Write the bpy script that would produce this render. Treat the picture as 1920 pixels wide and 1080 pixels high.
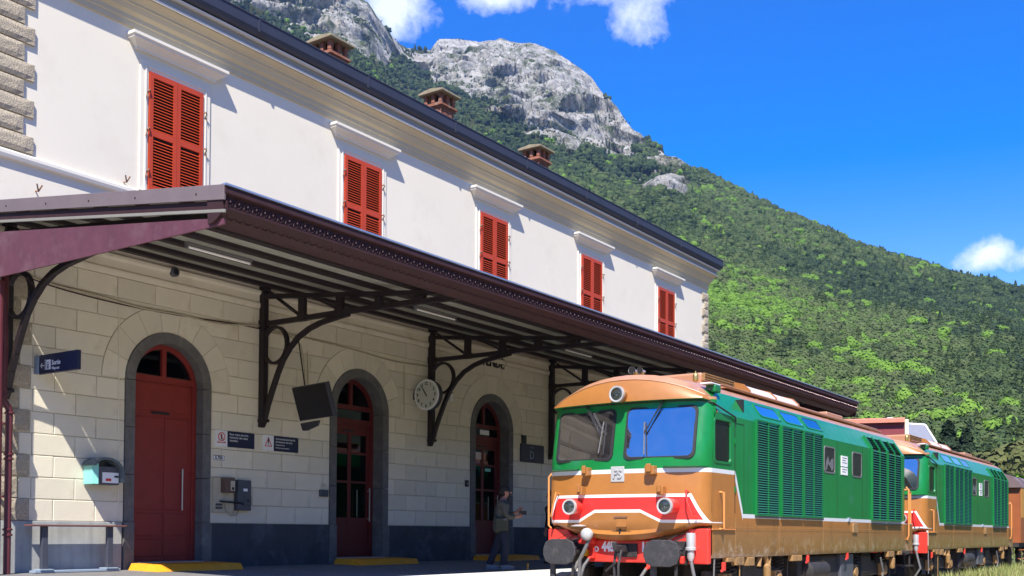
import bpy, math, random
import numpy as np
from math import radians, sin, cos, pi, atan2, sqrt
from mathutils import Vector, Matrix

# ------------------------------------------------------------------ scene, camera, light
S = bpy.context.scene
for o in list(bpy.data.objects): bpy.data.objects.remove(o)
random.seed(7); RNG = np.random.default_rng(7)
S.render.engine = 'CYCLES'
S.view_settings.view_transform = 'Standard'; S.view_settings.look = 'None'
S.view_settings.gamma = 1; S.view_settings.use_curve_mapping = False
S.view_settings.exposure = 1.55
COL = S.collection

YAW, PITCH, ROLL = 34.7016, 1.3, 0.35
cd = bpy.data.cameras.new('camera'); cam = bpy.data.objects.new('camera', cd); COL.objects.link(cam)
cd.sensor_width = 36; cd.lens = 37.5; cd.shift_y = 0.21518; cd.clip_start = .1; cd.clip_end = 6000
fw = Vector((cos(radians(PITCH))*cos(radians(YAW)), cos(radians(PITCH))*sin(radians(YAW)), sin(radians(PITCH))))
rt = Vector((sin(radians(YAW)), -cos(radians(YAW)), 0)); up = rt.cross(fw)
r2 = rt*cos(radians(ROLL)) + up*sin(radians(ROLL)); u2 = -rt*sin(radians(ROLL)) + up*cos(radians(ROLL))
M = Matrix((r2, u2, -fw)).transposed().to_4x4(); M.translation = Vector((0, 0, 1.32))
cam.matrix_world = M; S.camera = cam

SUNV = Vector((1.75, 1.0, -2.6)).normalized()          # the way the light travels
sl = bpy.data.lights.new('sun', 'SUN'); sl.energy = 3.5; sl.angle = radians(.5); sl.color = (1, .94, .84)
so = bpy.data.objects.new('sun', sl); COL.objects.link(so); so.location = (-20, -12, 30)
so.rotation_mode = 'QUATERNION'; so.rotation_quaternion = SUNV.to_track_quat('-Z', 'Y')

W = bpy.data.worlds.new('World'); S.world = W; W.use_nodes = True
wt = W.node_tree; wt.nodes.clear()
def wn(t, **k):
    n = wt.nodes.new(t)
    for a, b in k.items(): setattr(n, a, b)
    return n
sky = wn('ShaderNodeTexSky', sky_type='NISHITA', sun_disc=False)
sky.sun_elevation = math.asin(-SUNV.z)
sky.sun_rotation = atan2(-SUNV.x, -SUNV.y)
sky.altitude = 800; sky.air_density = 1.0; sky.dust_density = .25; sky.ozone_density = 3.0
hsv = wn('ShaderNodeHueSaturation'); hsv.inputs['Saturation'].default_value = 1.58; hsv.inputs['Value'].default_value = .97
spz = wn('ShaderNodeSeparateXYZ'); tcs = wn('ShaderNodeTexCoord'); wt.links.new(tcs.outputs['Generated'], spz.inputs[0])
rise = wn('ShaderNodeMapRange'); rise.inputs['From Min'].default_value = .08; rise.inputs['From Max'].default_value = .50; wt.links.new(spz.outputs[2], rise.inputs['Value'])
sat = wn('ShaderNodeMapRange'); sat.inputs['To Min'].default_value = 1.22; sat.inputs['To Max'].default_value = 1.68; wt.links.new(rise.outputs[0], sat.inputs['Value']); wt.links.new(sat.outputs[0], hsv.inputs['Saturation'])
bg = wn('ShaderNodeBackground'); bg.inputs['Strength'].default_value = .095
out = wn('ShaderNodeOutputWorld')
gr = wn('ShaderNodeMix', data_type='RGBA', blend_type='MULTIPLY'); gr.inputs['Factor'].default_value = 1; gc = wn('ShaderNodeMix', data_type='RGBA'); gc.inputs['A'].default_value = (1, .92, 1, 1); gc.inputs['B'].default_value = (1, .60, 1, 1); wt.links.new(rise.outputs[0], gc.inputs['Factor']); wt.links.new(gc.outputs['Result'], gr.inputs['B']); wt.links.new(hsv.outputs[0], gr.inputs['A'])
wt.links.new(sky.outputs[0], hsv.inputs['Color'])
tc = wn('ShaderNodeTexCoord')
nz = wn('ShaderNodeTexNoise'); nz.inputs['Scale'].default_value = 14; nz.inputs['Detail'].default_value = 7; nz.inputs['Roughness'].default_value = .66
wt.links.new(tc.outputs['Generated'], nz.inputs['Vector'])
def wmath(op, a, b=None, clamp=False):
    n = wn('ShaderNodeMath', operation=op, use_clamp=clamp)
    for i, v in enumerate((a, b)):
        if v is None: continue
        if isinstance(v, (int, float)): n.inputs[i].default_value = v
        else: wt.links.new(v, n.inputs[i])
    return n.outputs[0]
def dirv(az, el):
    return Vector((cos(radians(az)), sin(radians(az)), el)).normalized()
# clouds: (azimuth, slope, half width, half height, amount)
clouds = [(41.0, .500, .038, .024, 1.0), (42.6, .525, .035, .02, .9), (35.2, .512, .045, .016, .95), (28.3, .486, .026, .034, .9), (30.4, .508, .03, .013, .7), (27.2, .512, .022, .014, .7),
          (10.3, .243, .024, .015, .95), (8.9, .236, .02, .012, .8),
          (48, .60, .12, .06, .9), (20, .85, .16, .06, .7), (2, .30, .08, .04, .8), (-12, .35, .12, .05, .8), (60, .5, .1, .05, .7)]
tot = None
for az, el, sw, sh, am in clouds:
    c = dirv(az, el)
    sx = Vector((-c.y, c.x, 0)).normalized(); sy = c.cross(sx)
    parts = []
    for axv, sc in ((sx, sw), (sy, sh)):
        d = wn('ShaderNodeVectorMath', operation='DOT_PRODUCT'); d.inputs[1].default_value = axv
        wt.links.new(tc.outputs['Generated'], d.inputs[0])
        q = wmath('SUBTRACT', d.outputs['Value'], c.dot(axv)); q = wmath('DIVIDE', q, sc); parts.append(wmath('MULTIPLY', q, q))
    fr = wn('ShaderNodeVectorMath', operation='DOT_PRODUCT'); fr.inputs[1].default_value = c
    wt.links.new(tc.outputs['Generated'], fr.inputs[0])
    r = wmath('SQRT', wmath('ADD', parts[0], parts[1]))
    r = wmath('SUBTRACT', 1.0, r); r = wmath('MULTIPLY', wmath('MAXIMUM', r, -9.0), am)
    r = wmath('SUBTRACT', r, wmath('MULTIPLY', wmath('LESS_THAN', fr.outputs['Value'], .5), 3.0))
    tot = r if tot is None else wmath('MAXIMUM', tot, r)
cm = wmath('ADD', tot, wmath('MULTIPLY', wmath('SUBTRACT', nz.outputs['Fac'], 0.53), 3.8))
cm = wmath('MULTIPLY', wmath('ADD', cm, .12), 1.0, True)
cm = wmath('MULTIPLY', cm, .86)
mx = wn('ShaderNodeMix', data_type='RGBA'); wt.links.new(cm, mx.inputs['Factor'])
wt.links.new(gr.outputs['Result'], mx.inputs['A']); mx.inputs['B'].default_value = (4.6, 4.9, 5.3, 1)
wt.links.new(mx.outputs['Result'], bg.inputs['Color']); wt.links.new(bg.outputs[0], out.inputs[0])

# ------------------------------------------------------------------ materials
class NT:
    def __init__(s, m): s.t = m.node_tree
    def n(s, ty, **k):
        x = s.t.nodes.new(ty)
        for a, b in k.items(): setattr(x, a, b)
        return x
    def l(s, a, b): s.t.links.new(a, b)
    def set(s, sock, v):
        if isinstance(v, (int, float)): sock.default_value = v
        elif isinstance(v, (tuple, list)): sock.default_value = tuple(v) + ((1,) if len(v) == 3 and len(sock.default_value) == 4 else ())
        else: s.l(v, sock)
    def m(s, op, a, b=None, c=None, clamp=False):
        x = s.n('ShaderNodeMath', operation=op, use_clamp=clamp)
        for i, v in enumerate((a, b, c)):
            if v is not None: s.set(x.inputs[i], v)
        return x.outputs[0]
    def mix(s, f, a, b, blend='MIX'):
        x = s.n('ShaderNodeMix', data_type='RGBA', blend_type=blend)
        s.set(x.inputs['Factor'], f); s.set(x.inputs['A'], a); s.set(x.inputs['B'], b)
        return x.outputs['Result']
    def noise(s, sc, det=4, rough=.55, vec=None, dist=0):
        x = s.n('ShaderNodeTexNoise'); x.inputs['Scale'].default_value = sc; x.inputs['Detail'].default_value = det
        x.inputs['Roughness'].default_value = rough; x.inputs['Distortion'].default_value = dist
        s.l(vec if vec is not None else s.obj(), x.inputs['Vector']); return x.outputs['Fac']
    def obj(s):
        if not hasattr(s, '_tc'): s._tc = s.n('ShaderNodeTexCoord')
        return s._tc.outputs['Object']
    def scaled(s, v):
        x = s.n('ShaderNodeMapping'); x.inputs['Scale'].default_value = v; s.l(s.obj(), x.inputs['Vector']); return x.outputs[0]
    def bump(s, h, st, dist=.02):
        x = s.n('ShaderNodeBump'); x.inputs['Strength'].default_value = st; x.inputs['Distance'].default_value = dist
        s.l(h, x.inputs['Height']); return x.outputs[0]
def newmat(name):
    m = bpy.data.materials.new(name); m.use_nodes = True; return m, NT(m), m.node_tree.nodes['Principled BSDF']
def lum(c, k): return tuple(max(0, min(1, x*k)) for x in c)
def mat(name, col, rough=.6, metal=0, var=.12, vs=3.0, bump=0, bs=30, rnd=0, dirt=None, ds=1.5, spec=.5, streak=0, coat=0):
    m, T, P = newmat(name)
    c = T.mix(T.noise(vs, 6, .62), lum(col, 1-var*1.6), lum(col, 1+var*1.6))
    if rnd:
        oi = T.n('ShaderNodeObjectInfo')
        c = T.mix(1.0, c, T.mix(oi.outputs['Random'], (1-rnd,)*3, (1, 1, 1)), 'MULTIPLY')
    if streak:
        sn = T.noise(1.0, 5, .7, T.scaled((7, 7, .5)))
        c = T.mix(T.m('MULTIPLY', T.m('SUBTRACT', sn, .48, clamp=True), 3*streak, clamp=True), c, lum(col, .35))
    if dirt:
        dn = T.noise(ds, 8, .7)
        c = T.mix(T.m('MULTIPLY', T.m('SUBTRACT', dn, .52, clamp=True), 5, clamp=True), c, dirt)
    T.l(c, P.inputs['Base Color']); P.inputs['Roughness'].default_value = rough; P.inputs['Metallic'].default_value = metal
    P.inputs['Specular IOR Level'].default_value = spec
    if coat: P.inputs['Coat Weight'].default_value = coat; P.inputs['Coat Roughness'].default_value = .06
    if bump: T.l(T.bump(T.noise(bs, 6, .65), bump), P.inputs['Normal'])
    return m

MT = {}
MT['stucco'] = mat('white_render', (.715, .665, .56), .85, var=.05, vs=.35, dirt=(.66, .61, .51), ds=.9, bump=.15, bs=60)
MT['trim'] = mat('white_trim', (.70, .665, .59), .8, var=.05, vs=2, bump=.1, bs=80)
MT['cornice'] = mat('cream_cornice', (.56, .47, .31), .8, var=.06, vs=2, streak=.12)
MT['ashlar'] = mat('cream_ashlar', (.77, .71, .56), .85, var=.09, vs=1.3, bump=.25, bs=45, rnd=.14, dirt=(.60, .53, .38), ds=1.1)
MT['mortar'] = mat('mortar', (.56, .50, .38), .95, var=.1, vs=8)
MT['quoin'] = mat('rough_quoin_stone', (.42, .36, .27), .95, var=.45, vs=34, bump=1.0, bs=38, rnd=.12)
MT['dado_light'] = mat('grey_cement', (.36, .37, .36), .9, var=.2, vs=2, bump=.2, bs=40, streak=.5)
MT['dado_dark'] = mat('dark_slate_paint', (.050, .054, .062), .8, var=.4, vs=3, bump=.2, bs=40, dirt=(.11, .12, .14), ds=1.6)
MT['surround'] = mat('dark_grey_stone', (.13, .125, .12), .85, var=.35, vs=7, bump=.3, bs=50, dirt=(.19, .19, .17), ds=3)
MT['red_door'] = mat('oxblood_paint', (.23, .022, .016), .45, var=.14, vs=4, streak=.15)
MT['shaded_red_door'] = mat('shaded_red_paint', (.115, .012, .010), .45, var=.14, vs=4, streak=.15)  # door red darkened to carry the shade of the deep arches
MT['shutter'] = mat('vermilion_paint', (.46, .050, .012), .5, var=.10, vs=3, rnd=.1)
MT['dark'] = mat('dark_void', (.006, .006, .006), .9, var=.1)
MT['hook'] = mat('rusty_iron', (.20, .10, .06), .7, var=.3, vs=20)
MT['gutter'] = mat('zinc_gutter', (.045, .05, .075), .55, metal=.3, var=.15, vs=3)
MT['rooftile'] = mat('slate_roof', (.07, .07, .075), .8, var=.3, vs=10, bump=.4, bs=20)
MT['brick'] = mat('chimney_brick', (.29, .11, .065), .9, var=.35, vs=14, bump=.5, bs=30, dirt=(.28, .23, .18), ds=6, rnd=.3)
MT['brickcap'] = mat('lichen_stone', (.26, .21, .14), .95, var=.35, vs=10, bump=.6, bs=25, dirt=(.2, .22, .1), ds=5)
MT['asphalt'] = mat('platform_asphalt', (.16, .155, .15), .9, var=.25, vs=5, bump=.4, bs=120, dirt=(.13, .125, .12), ds=.8)
MT['coping'] = mat('pale_coping_stone', (.68, .66, .62), .85, var=.08, vs=3, bump=.2, bs=60, rnd=.1)
MT['concrete'] = mat('concrete', (.42, .40, .37), .9, var=.15, vs=3, bump=.2, bs=60, dirt=(.28, .27, .25))
MT['iron'] = mat('purple_brown_iron', (.036, .014, .015), .65, var=.25, vs=6, bump=.12, bs=40, spec=.3)
MT['blackiron'] = mat('bracket_iron', (.014, .007, .009), .5, var=.25, vs=6)
MT['beadgrey'] = mat('grey_bead', (.20, .19, .16), .6, var=.1)
MT['fasciashade'] = mat('shaded_fascia_band', (.30, .30, .30), .8, var=.06)  # grey puts the gutter's shade into the band's colour
MT['plum'] = mat('plum_painted_sheet', (.105, .034, .045), .5, var=.22, vs=5, streak=.35, dirt=(.14, .07, .08), ds=2.2)
MT['flash'] = mat('mauve_flashing', (.15, .115, .115), .5, var=.1, vs=4)
MT['ceiling'] = mat('grey_ceiling_board', (.33, .33, .27), .8, var=.25, vs=3, dirt=(.26, .25, .20), ds=2)
MT['pipe'] = mat('oxblood_pipe', (.105, .022, .030), .4, var=.15, vs=5)
MT['zincedge'] = mat('zinc_edge', (.42, .46, .58), .35, metal=.7, var=.05)
MT['stud'] = mat('bright_stud', (.16, .11, .12), .25, metal=.6, var=.05)
MT['yellow'] = mat('yellow_ramp_paint', (.80, .31, .010), .6, var=.12, vs=5, dirt=(.55, .24, .02), ds=4)
MT['tube'] = mat('white_lamp_tube', (.78, .78, .76), .3, var=.02)
MT['navy'] = mat('navy_enamel', (.012, .016, .052), .35, var=.05)
MT['white'] = mat('white_enamel', (.80, .80, .80), .4, var=.03)
MT['cleartext'] = mat('white_lettering', (.82, .82, .82), .5, var=.01)
MT['redprint'] = mat('red_print', (.62, .02, .02), .5, var=.02)
MT['black'] = mat('black_paint', (.012, .012, .013), .5, var=.1)
MT['screen'] = mat('grey_screen', (.022, .021, .020), .35, var=.3, vs=5, spec=.25)
MT['casing'] = mat('dark_casing', (.035, .035, .04), .5, var=.1)
MT['clockface'] = mat('clock_dial', (.58, .60, .52), .5, var=.03)
MT['greybox'] = mat('grey_box_plastic', (.07, .075, .09), .5, var=.1)
MT['beigebox'] = mat('beige_box', (.50, .45, .33), .6, var=.1, dirt=(.3, .25, .16), ds=5)
MT['brownbox'] = mat('brown_box', (.12, .07, .05), .5, var=.15)
MT['mint'] = mat('mint_plastic', (.22, .58, .50), .45, var=.04)
MT['smoke'] = mat('grey_hood_plastic', (.10, .125, .13), .25, var=.05)
MT['bluegrey'] = mat('blue_grey_steel', (.24, .30, .38), .5, var=.1)
MT['postgrey'] = mat('dark_grey_post', (.05, .055, .075), .5, var=.1)
MT['seatwood'] = mat('brown_seat', (.14, .06, .05), .5, var=.15)
MT['cable'] = mat('cream_cable', (.46, .40, .28), .7, var=.15)
MT['steel'] = mat('brushed_steel', (.62, .61, .58), .3, metal=.8, var=.05)
MT['reflector'] = mat('lamp_reflector', (.70, .66, .50), .5, metal=.15, var=.4, vs=30)
MT['chrome'] = mat('chrome_bezel', (.75, .75, .74), .18, metal=.7, var=.03)
MT['brass'] = mat('brass', (.62, .43, .14), .3, metal=.8, var=.08)
MT['rubber'] = mat('black_rubber', (.022, .022, .024), .65, var=.15, spec=.3)
MT['buffer'] = mat('worn_black_steel', (.032, .032, .034), .55, var=.35, vs=9, bump=.4, bs=35, dirt=(.075, .07, .07), ds=6)
MT['loco_red'] = mat('signal_red_paint', (.72, .042, .028), .4, var=.06, coat=.2)
MT['loco_green'] = mat('isabella_green', (.004, .15, .035), .38, var=.10, vs=5, coat=.3)
MT['loco_brown'] = mat('chestnut_paint', (.33, .135, .032), .42, var=.10, vs=5, coat=.2)
MT['loco_roof'] = mat('roof_chestnut', (.40, .20, .11), .45, var=.10, vs=3)
MT['grimy'] = mat('oily_underframe', (.022, .020, .020), .7, var=.4, vs=6, bump=.3, bs=20, dirt=(.05, .04, .032), ds=5)
MT['dustbrown'] = mat('dusty_brown_steel', (.30, .17, .06), .7, var=.3, vs=8, dirt=(.12, .08, .04), ds=5)
MT['orange'] = mat('orange_handrail', (.62, .25, .07), .45, var=.08)
MT['silver'] = mat('silver_paint', (.50, .50, .49), .4, metal=.35, var=.06)
MT['louvre'] = mat('sky_tinted_louvre', (.04, .24, .16), .30, var=.1, vs=6, coat=.4)  # bluish tint paints the sky's reflection into the blades
MT['whitetank'] = mat('pale_pink_tank', (.66, .54, .50), .4, var=.06)
MT['hose_grey'] = mat('grey_hose', (.13, .13, .13), .6, var=.2, vs=20)
MT['hose_yellow'] = mat('yellow_valve', (.85, .46, .01), .4, var=.05)
MT['rail'] = mat('rail_steel', (.30, .22, .17), .4, metal=.5, var=.2)
MT['ballast'] = mat('ballast_stone', (.42, .36, .28), .95, var=.5, vs=22, bump=1, bs=24)
MT['earth'] = mat('meadow_ground', (.07, .085, .03), .95, var=.4, vs=.6, bump=.3, bs=4)
MT['grass'] = mat('spring_grass', (.18, .22, .045), .7, var=.35, vs=1.5, rnd=0)
MT['strawgrass'] = mat('pale_seeding_grass', (.34, .32, .12), .7, var=.3, vs=2)
MT['coach'] = mat('chestnut_coach_paint', (.30, .09, .028), .45, var=.15, vs=3, coat=.2)
MT['coachroof'] = mat('coach_roof', (.16, .11, .105), .6, var=.15, vs=3)
MT['coachyel'] = mat('ochre_panel', (.50, .25, .05), .5, var=.1)
MT['house_cream'] = mat('house_cream', (.66, .60, .44), .85, var=.06)
MT['house_white'] = mat('house_white', (.74, .72, .68), .85, var=.05)
MT['house_red'] = mat('house_dark_red', (.20, .03, .035), .7, var=.1)
MT['tile_orange'] = mat('orange_tiles', (.55, .20, .13), .8, var=.15, vs=3, bump=.3, bs=6)
MT['slate_blue'] = mat('slate_blue_roof', (.16, .17, .21), .6, var=.1, vs=3)
MT['bark'] = mat('bark', (.09, .065, .045), .95, var=.3, vs=6, bump=.6, bs=12)
MT['parka'] = mat('olive_grey_parka', (.09, .09, .07), .85, var=.15, vs=8, bump=.3, bs=25)
MT['jeans'] = mat('dark_jeans', (.016, .020, .038), .85, var=.2, vs=12)
MT['skin'] = mat('skin', (.46, .22, .15), .6, var=.05)
MT['hair'] = mat('dark_hair', (.018, .014, .012), .7, var=.2, vs=30, bump=.5, bs=60)
MT['hairred'] = mat('auburn_hair', (.14, .03, .025), .7, var=.2, vs=30)
MT['shoe'] = mat('pale_shoe', (.26, .26, .27), .6, var=.1)
MT['blackcloth'] = mat('black_coat', (.012, .012, .016), .85, var=.2)
MT['satchel'] = mat('khaki_bag', (.05, .055, .035), .8, var=.2)

def glassmat(name, tint=(.7, .75, .75), refl=.35, dust=0):
    m, T, P = newmat(name); T.t.nodes.remove(P)
    fr = T.n('ShaderNodeFresnel'); fr.inputs['IOR'].default_value = 1.5
    f = T.m('ADD', T.m('MULTIPLY', fr.outputs[0], 1-refl), refl, clamp=True)
    g = T.n('ShaderNodeBsdfGlossy'); g.inputs['Roughness'].default_value = .02; g.inputs['Color'].default_value = (.92, .93, 1, 1)
    t = T.n('ShaderNodeBsdfTransparent'); t.inputs['Color'].default_value = tint + (1,)
    mx = T.n('ShaderNodeMixShader'); T.l(f, mx.inputs[0]); T.l(t.outputs[0], mx.inputs[1]); T.l(g.outputs[0], mx.inputs[2])
    res = mx.outputs[0]
    if dust:
        df = T.n('ShaderNodeBsdfDiffuse'); df.inputs['Color'].default_value = (.62, .58, .60, 1); m2 = T.n('ShaderNodeMixShader')
        T.l(T.m('MULTIPLY', T.noise(4, 6, .65), dust*2), m2.inputs[0]); T.l(res, m2.inputs[1]); T.l(df.outputs[0], m2.inputs[2]); res = m2.outputs[0]
    T.l(res, T.t.nodes['Material Output'].inputs[0]); return m
MT['windscreen'] = glassmat('windscreen_glass', (.30, .32, .34), .44, .03)
MT['glass'] = glassmat('window_glass', (.22, .25, .25), .0)
MT['clearpane'] = mat('dark_cab_pane', (.012, .014, .013), .25, var=.3, vs=6, spec=.22)
MT['mirrorglass'] = glassmat('reflective_sloping_glass', (.3, .33, .4), .55)
MT['lens'] = glassmat('lamp_lens', (.85, .85, .8), .02)

def livery():
    m, T, P = newmat('two_tone_livery')
    sp = T.n('ShaderNodeSeparateXYZ'); T.l(T.obj(), sp.inputs[0]); X, Y, Z = sp.outputs
    aY = T.m('ABSOLUTE', Y)
    t = T.m('DIVIDE', T.m('SUBTRACT', X, 1.02), .34, clamp=True)
    zb = T.m('SUBTRACT', 2.325, T.m('MULTIPLY', t, .705))
    dz = T.m('SUBTRACT', Z, zb)
    indiag = T.m('MULTIPLY', T.m('GREATER_THAN', t, .001), T.m('LESS_THAN', t, .999))
    hw = T.m('ADD', .034, T.m('MULTIPLY', indiag, .045))
    iswhite = T.m('LESS_THAN', T.m('ABSOLUTE', dz), hw)
    isgreen = T.m('GREATER_THAN', dz, 0)
    zr = T.m('ADD', 3.66, T.m('MULTIPLY', T.m('LESS_THAN', X, .42), -.20))
    isroof = T.m('GREATER_THAN', Z, zr)
    lim = T.m('ADD', 1.25, T.m('MULTIPLY', T.m('SUBTRACT', 1.94, Z), .53))
    zl = T.m('ADD', 1.49, T.m('MULTIPLY', T.m('DIVIDE', T.m('SUBTRACT', .76, aY), .34, clamp=True), .165))
    d = T.m('MINIMUM', T.m('MINIMUM', T.m('SUBTRACT', 1.95, Z), T.m('SUBTRACT', Z, zl)), T.m('MULTIPLY', T.m('SUBTRACT', lim, aY), .88))
    front = T.m('LESS_THAN', X, .55)
    band = T.m('MULTIPLY', T.m('GREATER_THAN', d, 0), front); red = T.m('MULTIPLY', T.m('GREATER_THAN', d, .048), front)
    g = T.mix(T.noise(3, 5, .6), (.002, .150, .028), (.006, .205, .044))
    g = T.mix(T.m('MULTIPLY', T.m('SUBTRACT', T.noise(1.3, 3, .5), .60, clamp=True), 3, clamp=True), g, (.05, .20, .16))
    b = T.mix(T.noise(4, 6, .6), (.30, .118, .024), (.42, .175, .042))
    # dusty, scuffed lower skirt behind the cab and dark runs of oil
    sk = T.m('MULTIPLY', T.m('GREATER_THAN', X, .2), T.m('DIVIDE', T.m('SUBTRACT', 1.62, Z), .35, clamp=True))
    b = T.mix(T.m('MULTIPLY', sk, .65), b, T.mix(T.noise(9, 6, .7), (.15, .080, .026), (.29, .165, .062)))
    sc = T.m('MULTIPLY', T.m('DIVIDE', T.m('SUBTRACT', 1.28, Z), .22, clamp=True), T.m('MULTIPLY', T.m('SUBTRACT', T.noise(5, 8, .75), .50, clamp=True), 7, clamp=True))
    b = T.mix(T.m('MULTIPLY', sc, T.m('GREATER_THAN', X, .2)), b, (.46, .34, .22))
    gr_ = T.m('MULTIPLY', T.m('SUBTRACT', T.noise(1, 5, .65, T.scaled((6, 1, .5))), .52, clamp=True), 4, clamp=True); g = T.mix(T.m('MULTIPLY', gr_, .45), g, (.010, .070, .028))
    run = T.m('MULTIPLY', T.m('SUBTRACT', T.noise(1, 4, .6, T.scaled((3.2, 1, .25))), .55, clamp=True), 6, clamp=True)
    b = T.mix(T.m('MULTIPLY', T.m('MULTIPLY', run, .6), T.m('GREATER_THAN', X, 1.5)), b, (.13, .065, .02))
    roof = T.mix(T.noise(3, 6, .6), (.36, .165, .075), (.50, .27, .16))
    c = T.mix(isgreen, b, g); c = T.mix(iswhite, c, (.62, .64, .66)); c = T.mix(isroof, c, roof)
    c = T.mix(band, c, (.80, .78, .76)); c = T.mix(red, c, (.74, .030, .026))
    c = T.mix(T.m('MULTIPLY', T.m('SUBTRACT', T.noise(22, 8, .8), .60, clamp=True), 1.2, clamp=True), c, (.10, .075, .05))
    T.l(c, P.inputs['Base Color'])
    T.l(T.m('ADD', .26, T.m('MULTIPLY', T.noise(6, 4, .6), .22)), P.inputs['Roughness'])
    P.inputs['Coat Weight'].default_value = .38; P.inputs['Coat Roughness'].default_value = .12; P.inputs['Specular IOR Level'].default_value = .4
    T.l(T.bump(T.noise(2.2, 3, .5), .10, .03), P.inputs['Normal'])
    return m
MT['livery'] = livery()

def leafmat(name, ramp, attr=True):
    m, T, P = newmat(name)
    if attr:
        a = T.n('ShaderNodeAttribute', attribute_type='INSTANCER', attribute_name='tint'); f = a.outputs['Fac']
    else:
        f = T.noise(.5, 3)
    cr = T.n('ShaderNodeValToRGB'); e = cr.color_ramp.elements
    for i, (p, c) in enumerate(ramp):
        x = e[i] if i < 2 else e.new(p)
        x.position = p; x.color = c + (1,)
    T.l(f, cr.inputs[0])
    c = T.mix(T.noise(1.1, 3, .6), T.mix(1, cr.outputs[0], (.74, .74, .74), 'MULTIPLY'), T.mix(1, cr.outputs[0], (1.16, 1.16, 1.16), 'MULTIPLY'))
    T.l(c, P.inputs['Base Color']); P.inputs['Roughness'].default_value = .75; P.inputs['Specular IOR Level'].default_value = .2
    return m
RAMP = [(0, (.026, .046, .018)), (1, (.135, .245, .030)), (.22, (.046, .076, .024)), (.42, (.075, .108, .032)), (.55, (.082, .108, .038)), (.70, (.095, .165, .032)), (.86, (.11, .205, .028))]
MT['leaf'] = leafmat('forest_leaves', RAMP)
MT['leafdark'] = mat('dark_conifer_leaves', (.022, .040, .018), .8, var=.5, vs=1.5, spec=.2)
MT['leafolive'] = mat('brownish_tree_leaves', (.085, .095, .030), .8, var=.45, vs=1.2, spec=.2)
MT['leafbright'] = mat('fresh_spring_leaves', (.13, .27, .022), .75, var=.4, vs=1.2, spec=.2)
MT['leafmid'] = mat('mid_green_leaves', (.07, .14, .022), .75, var=.4, vs=1.2, spec=.2)

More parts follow.
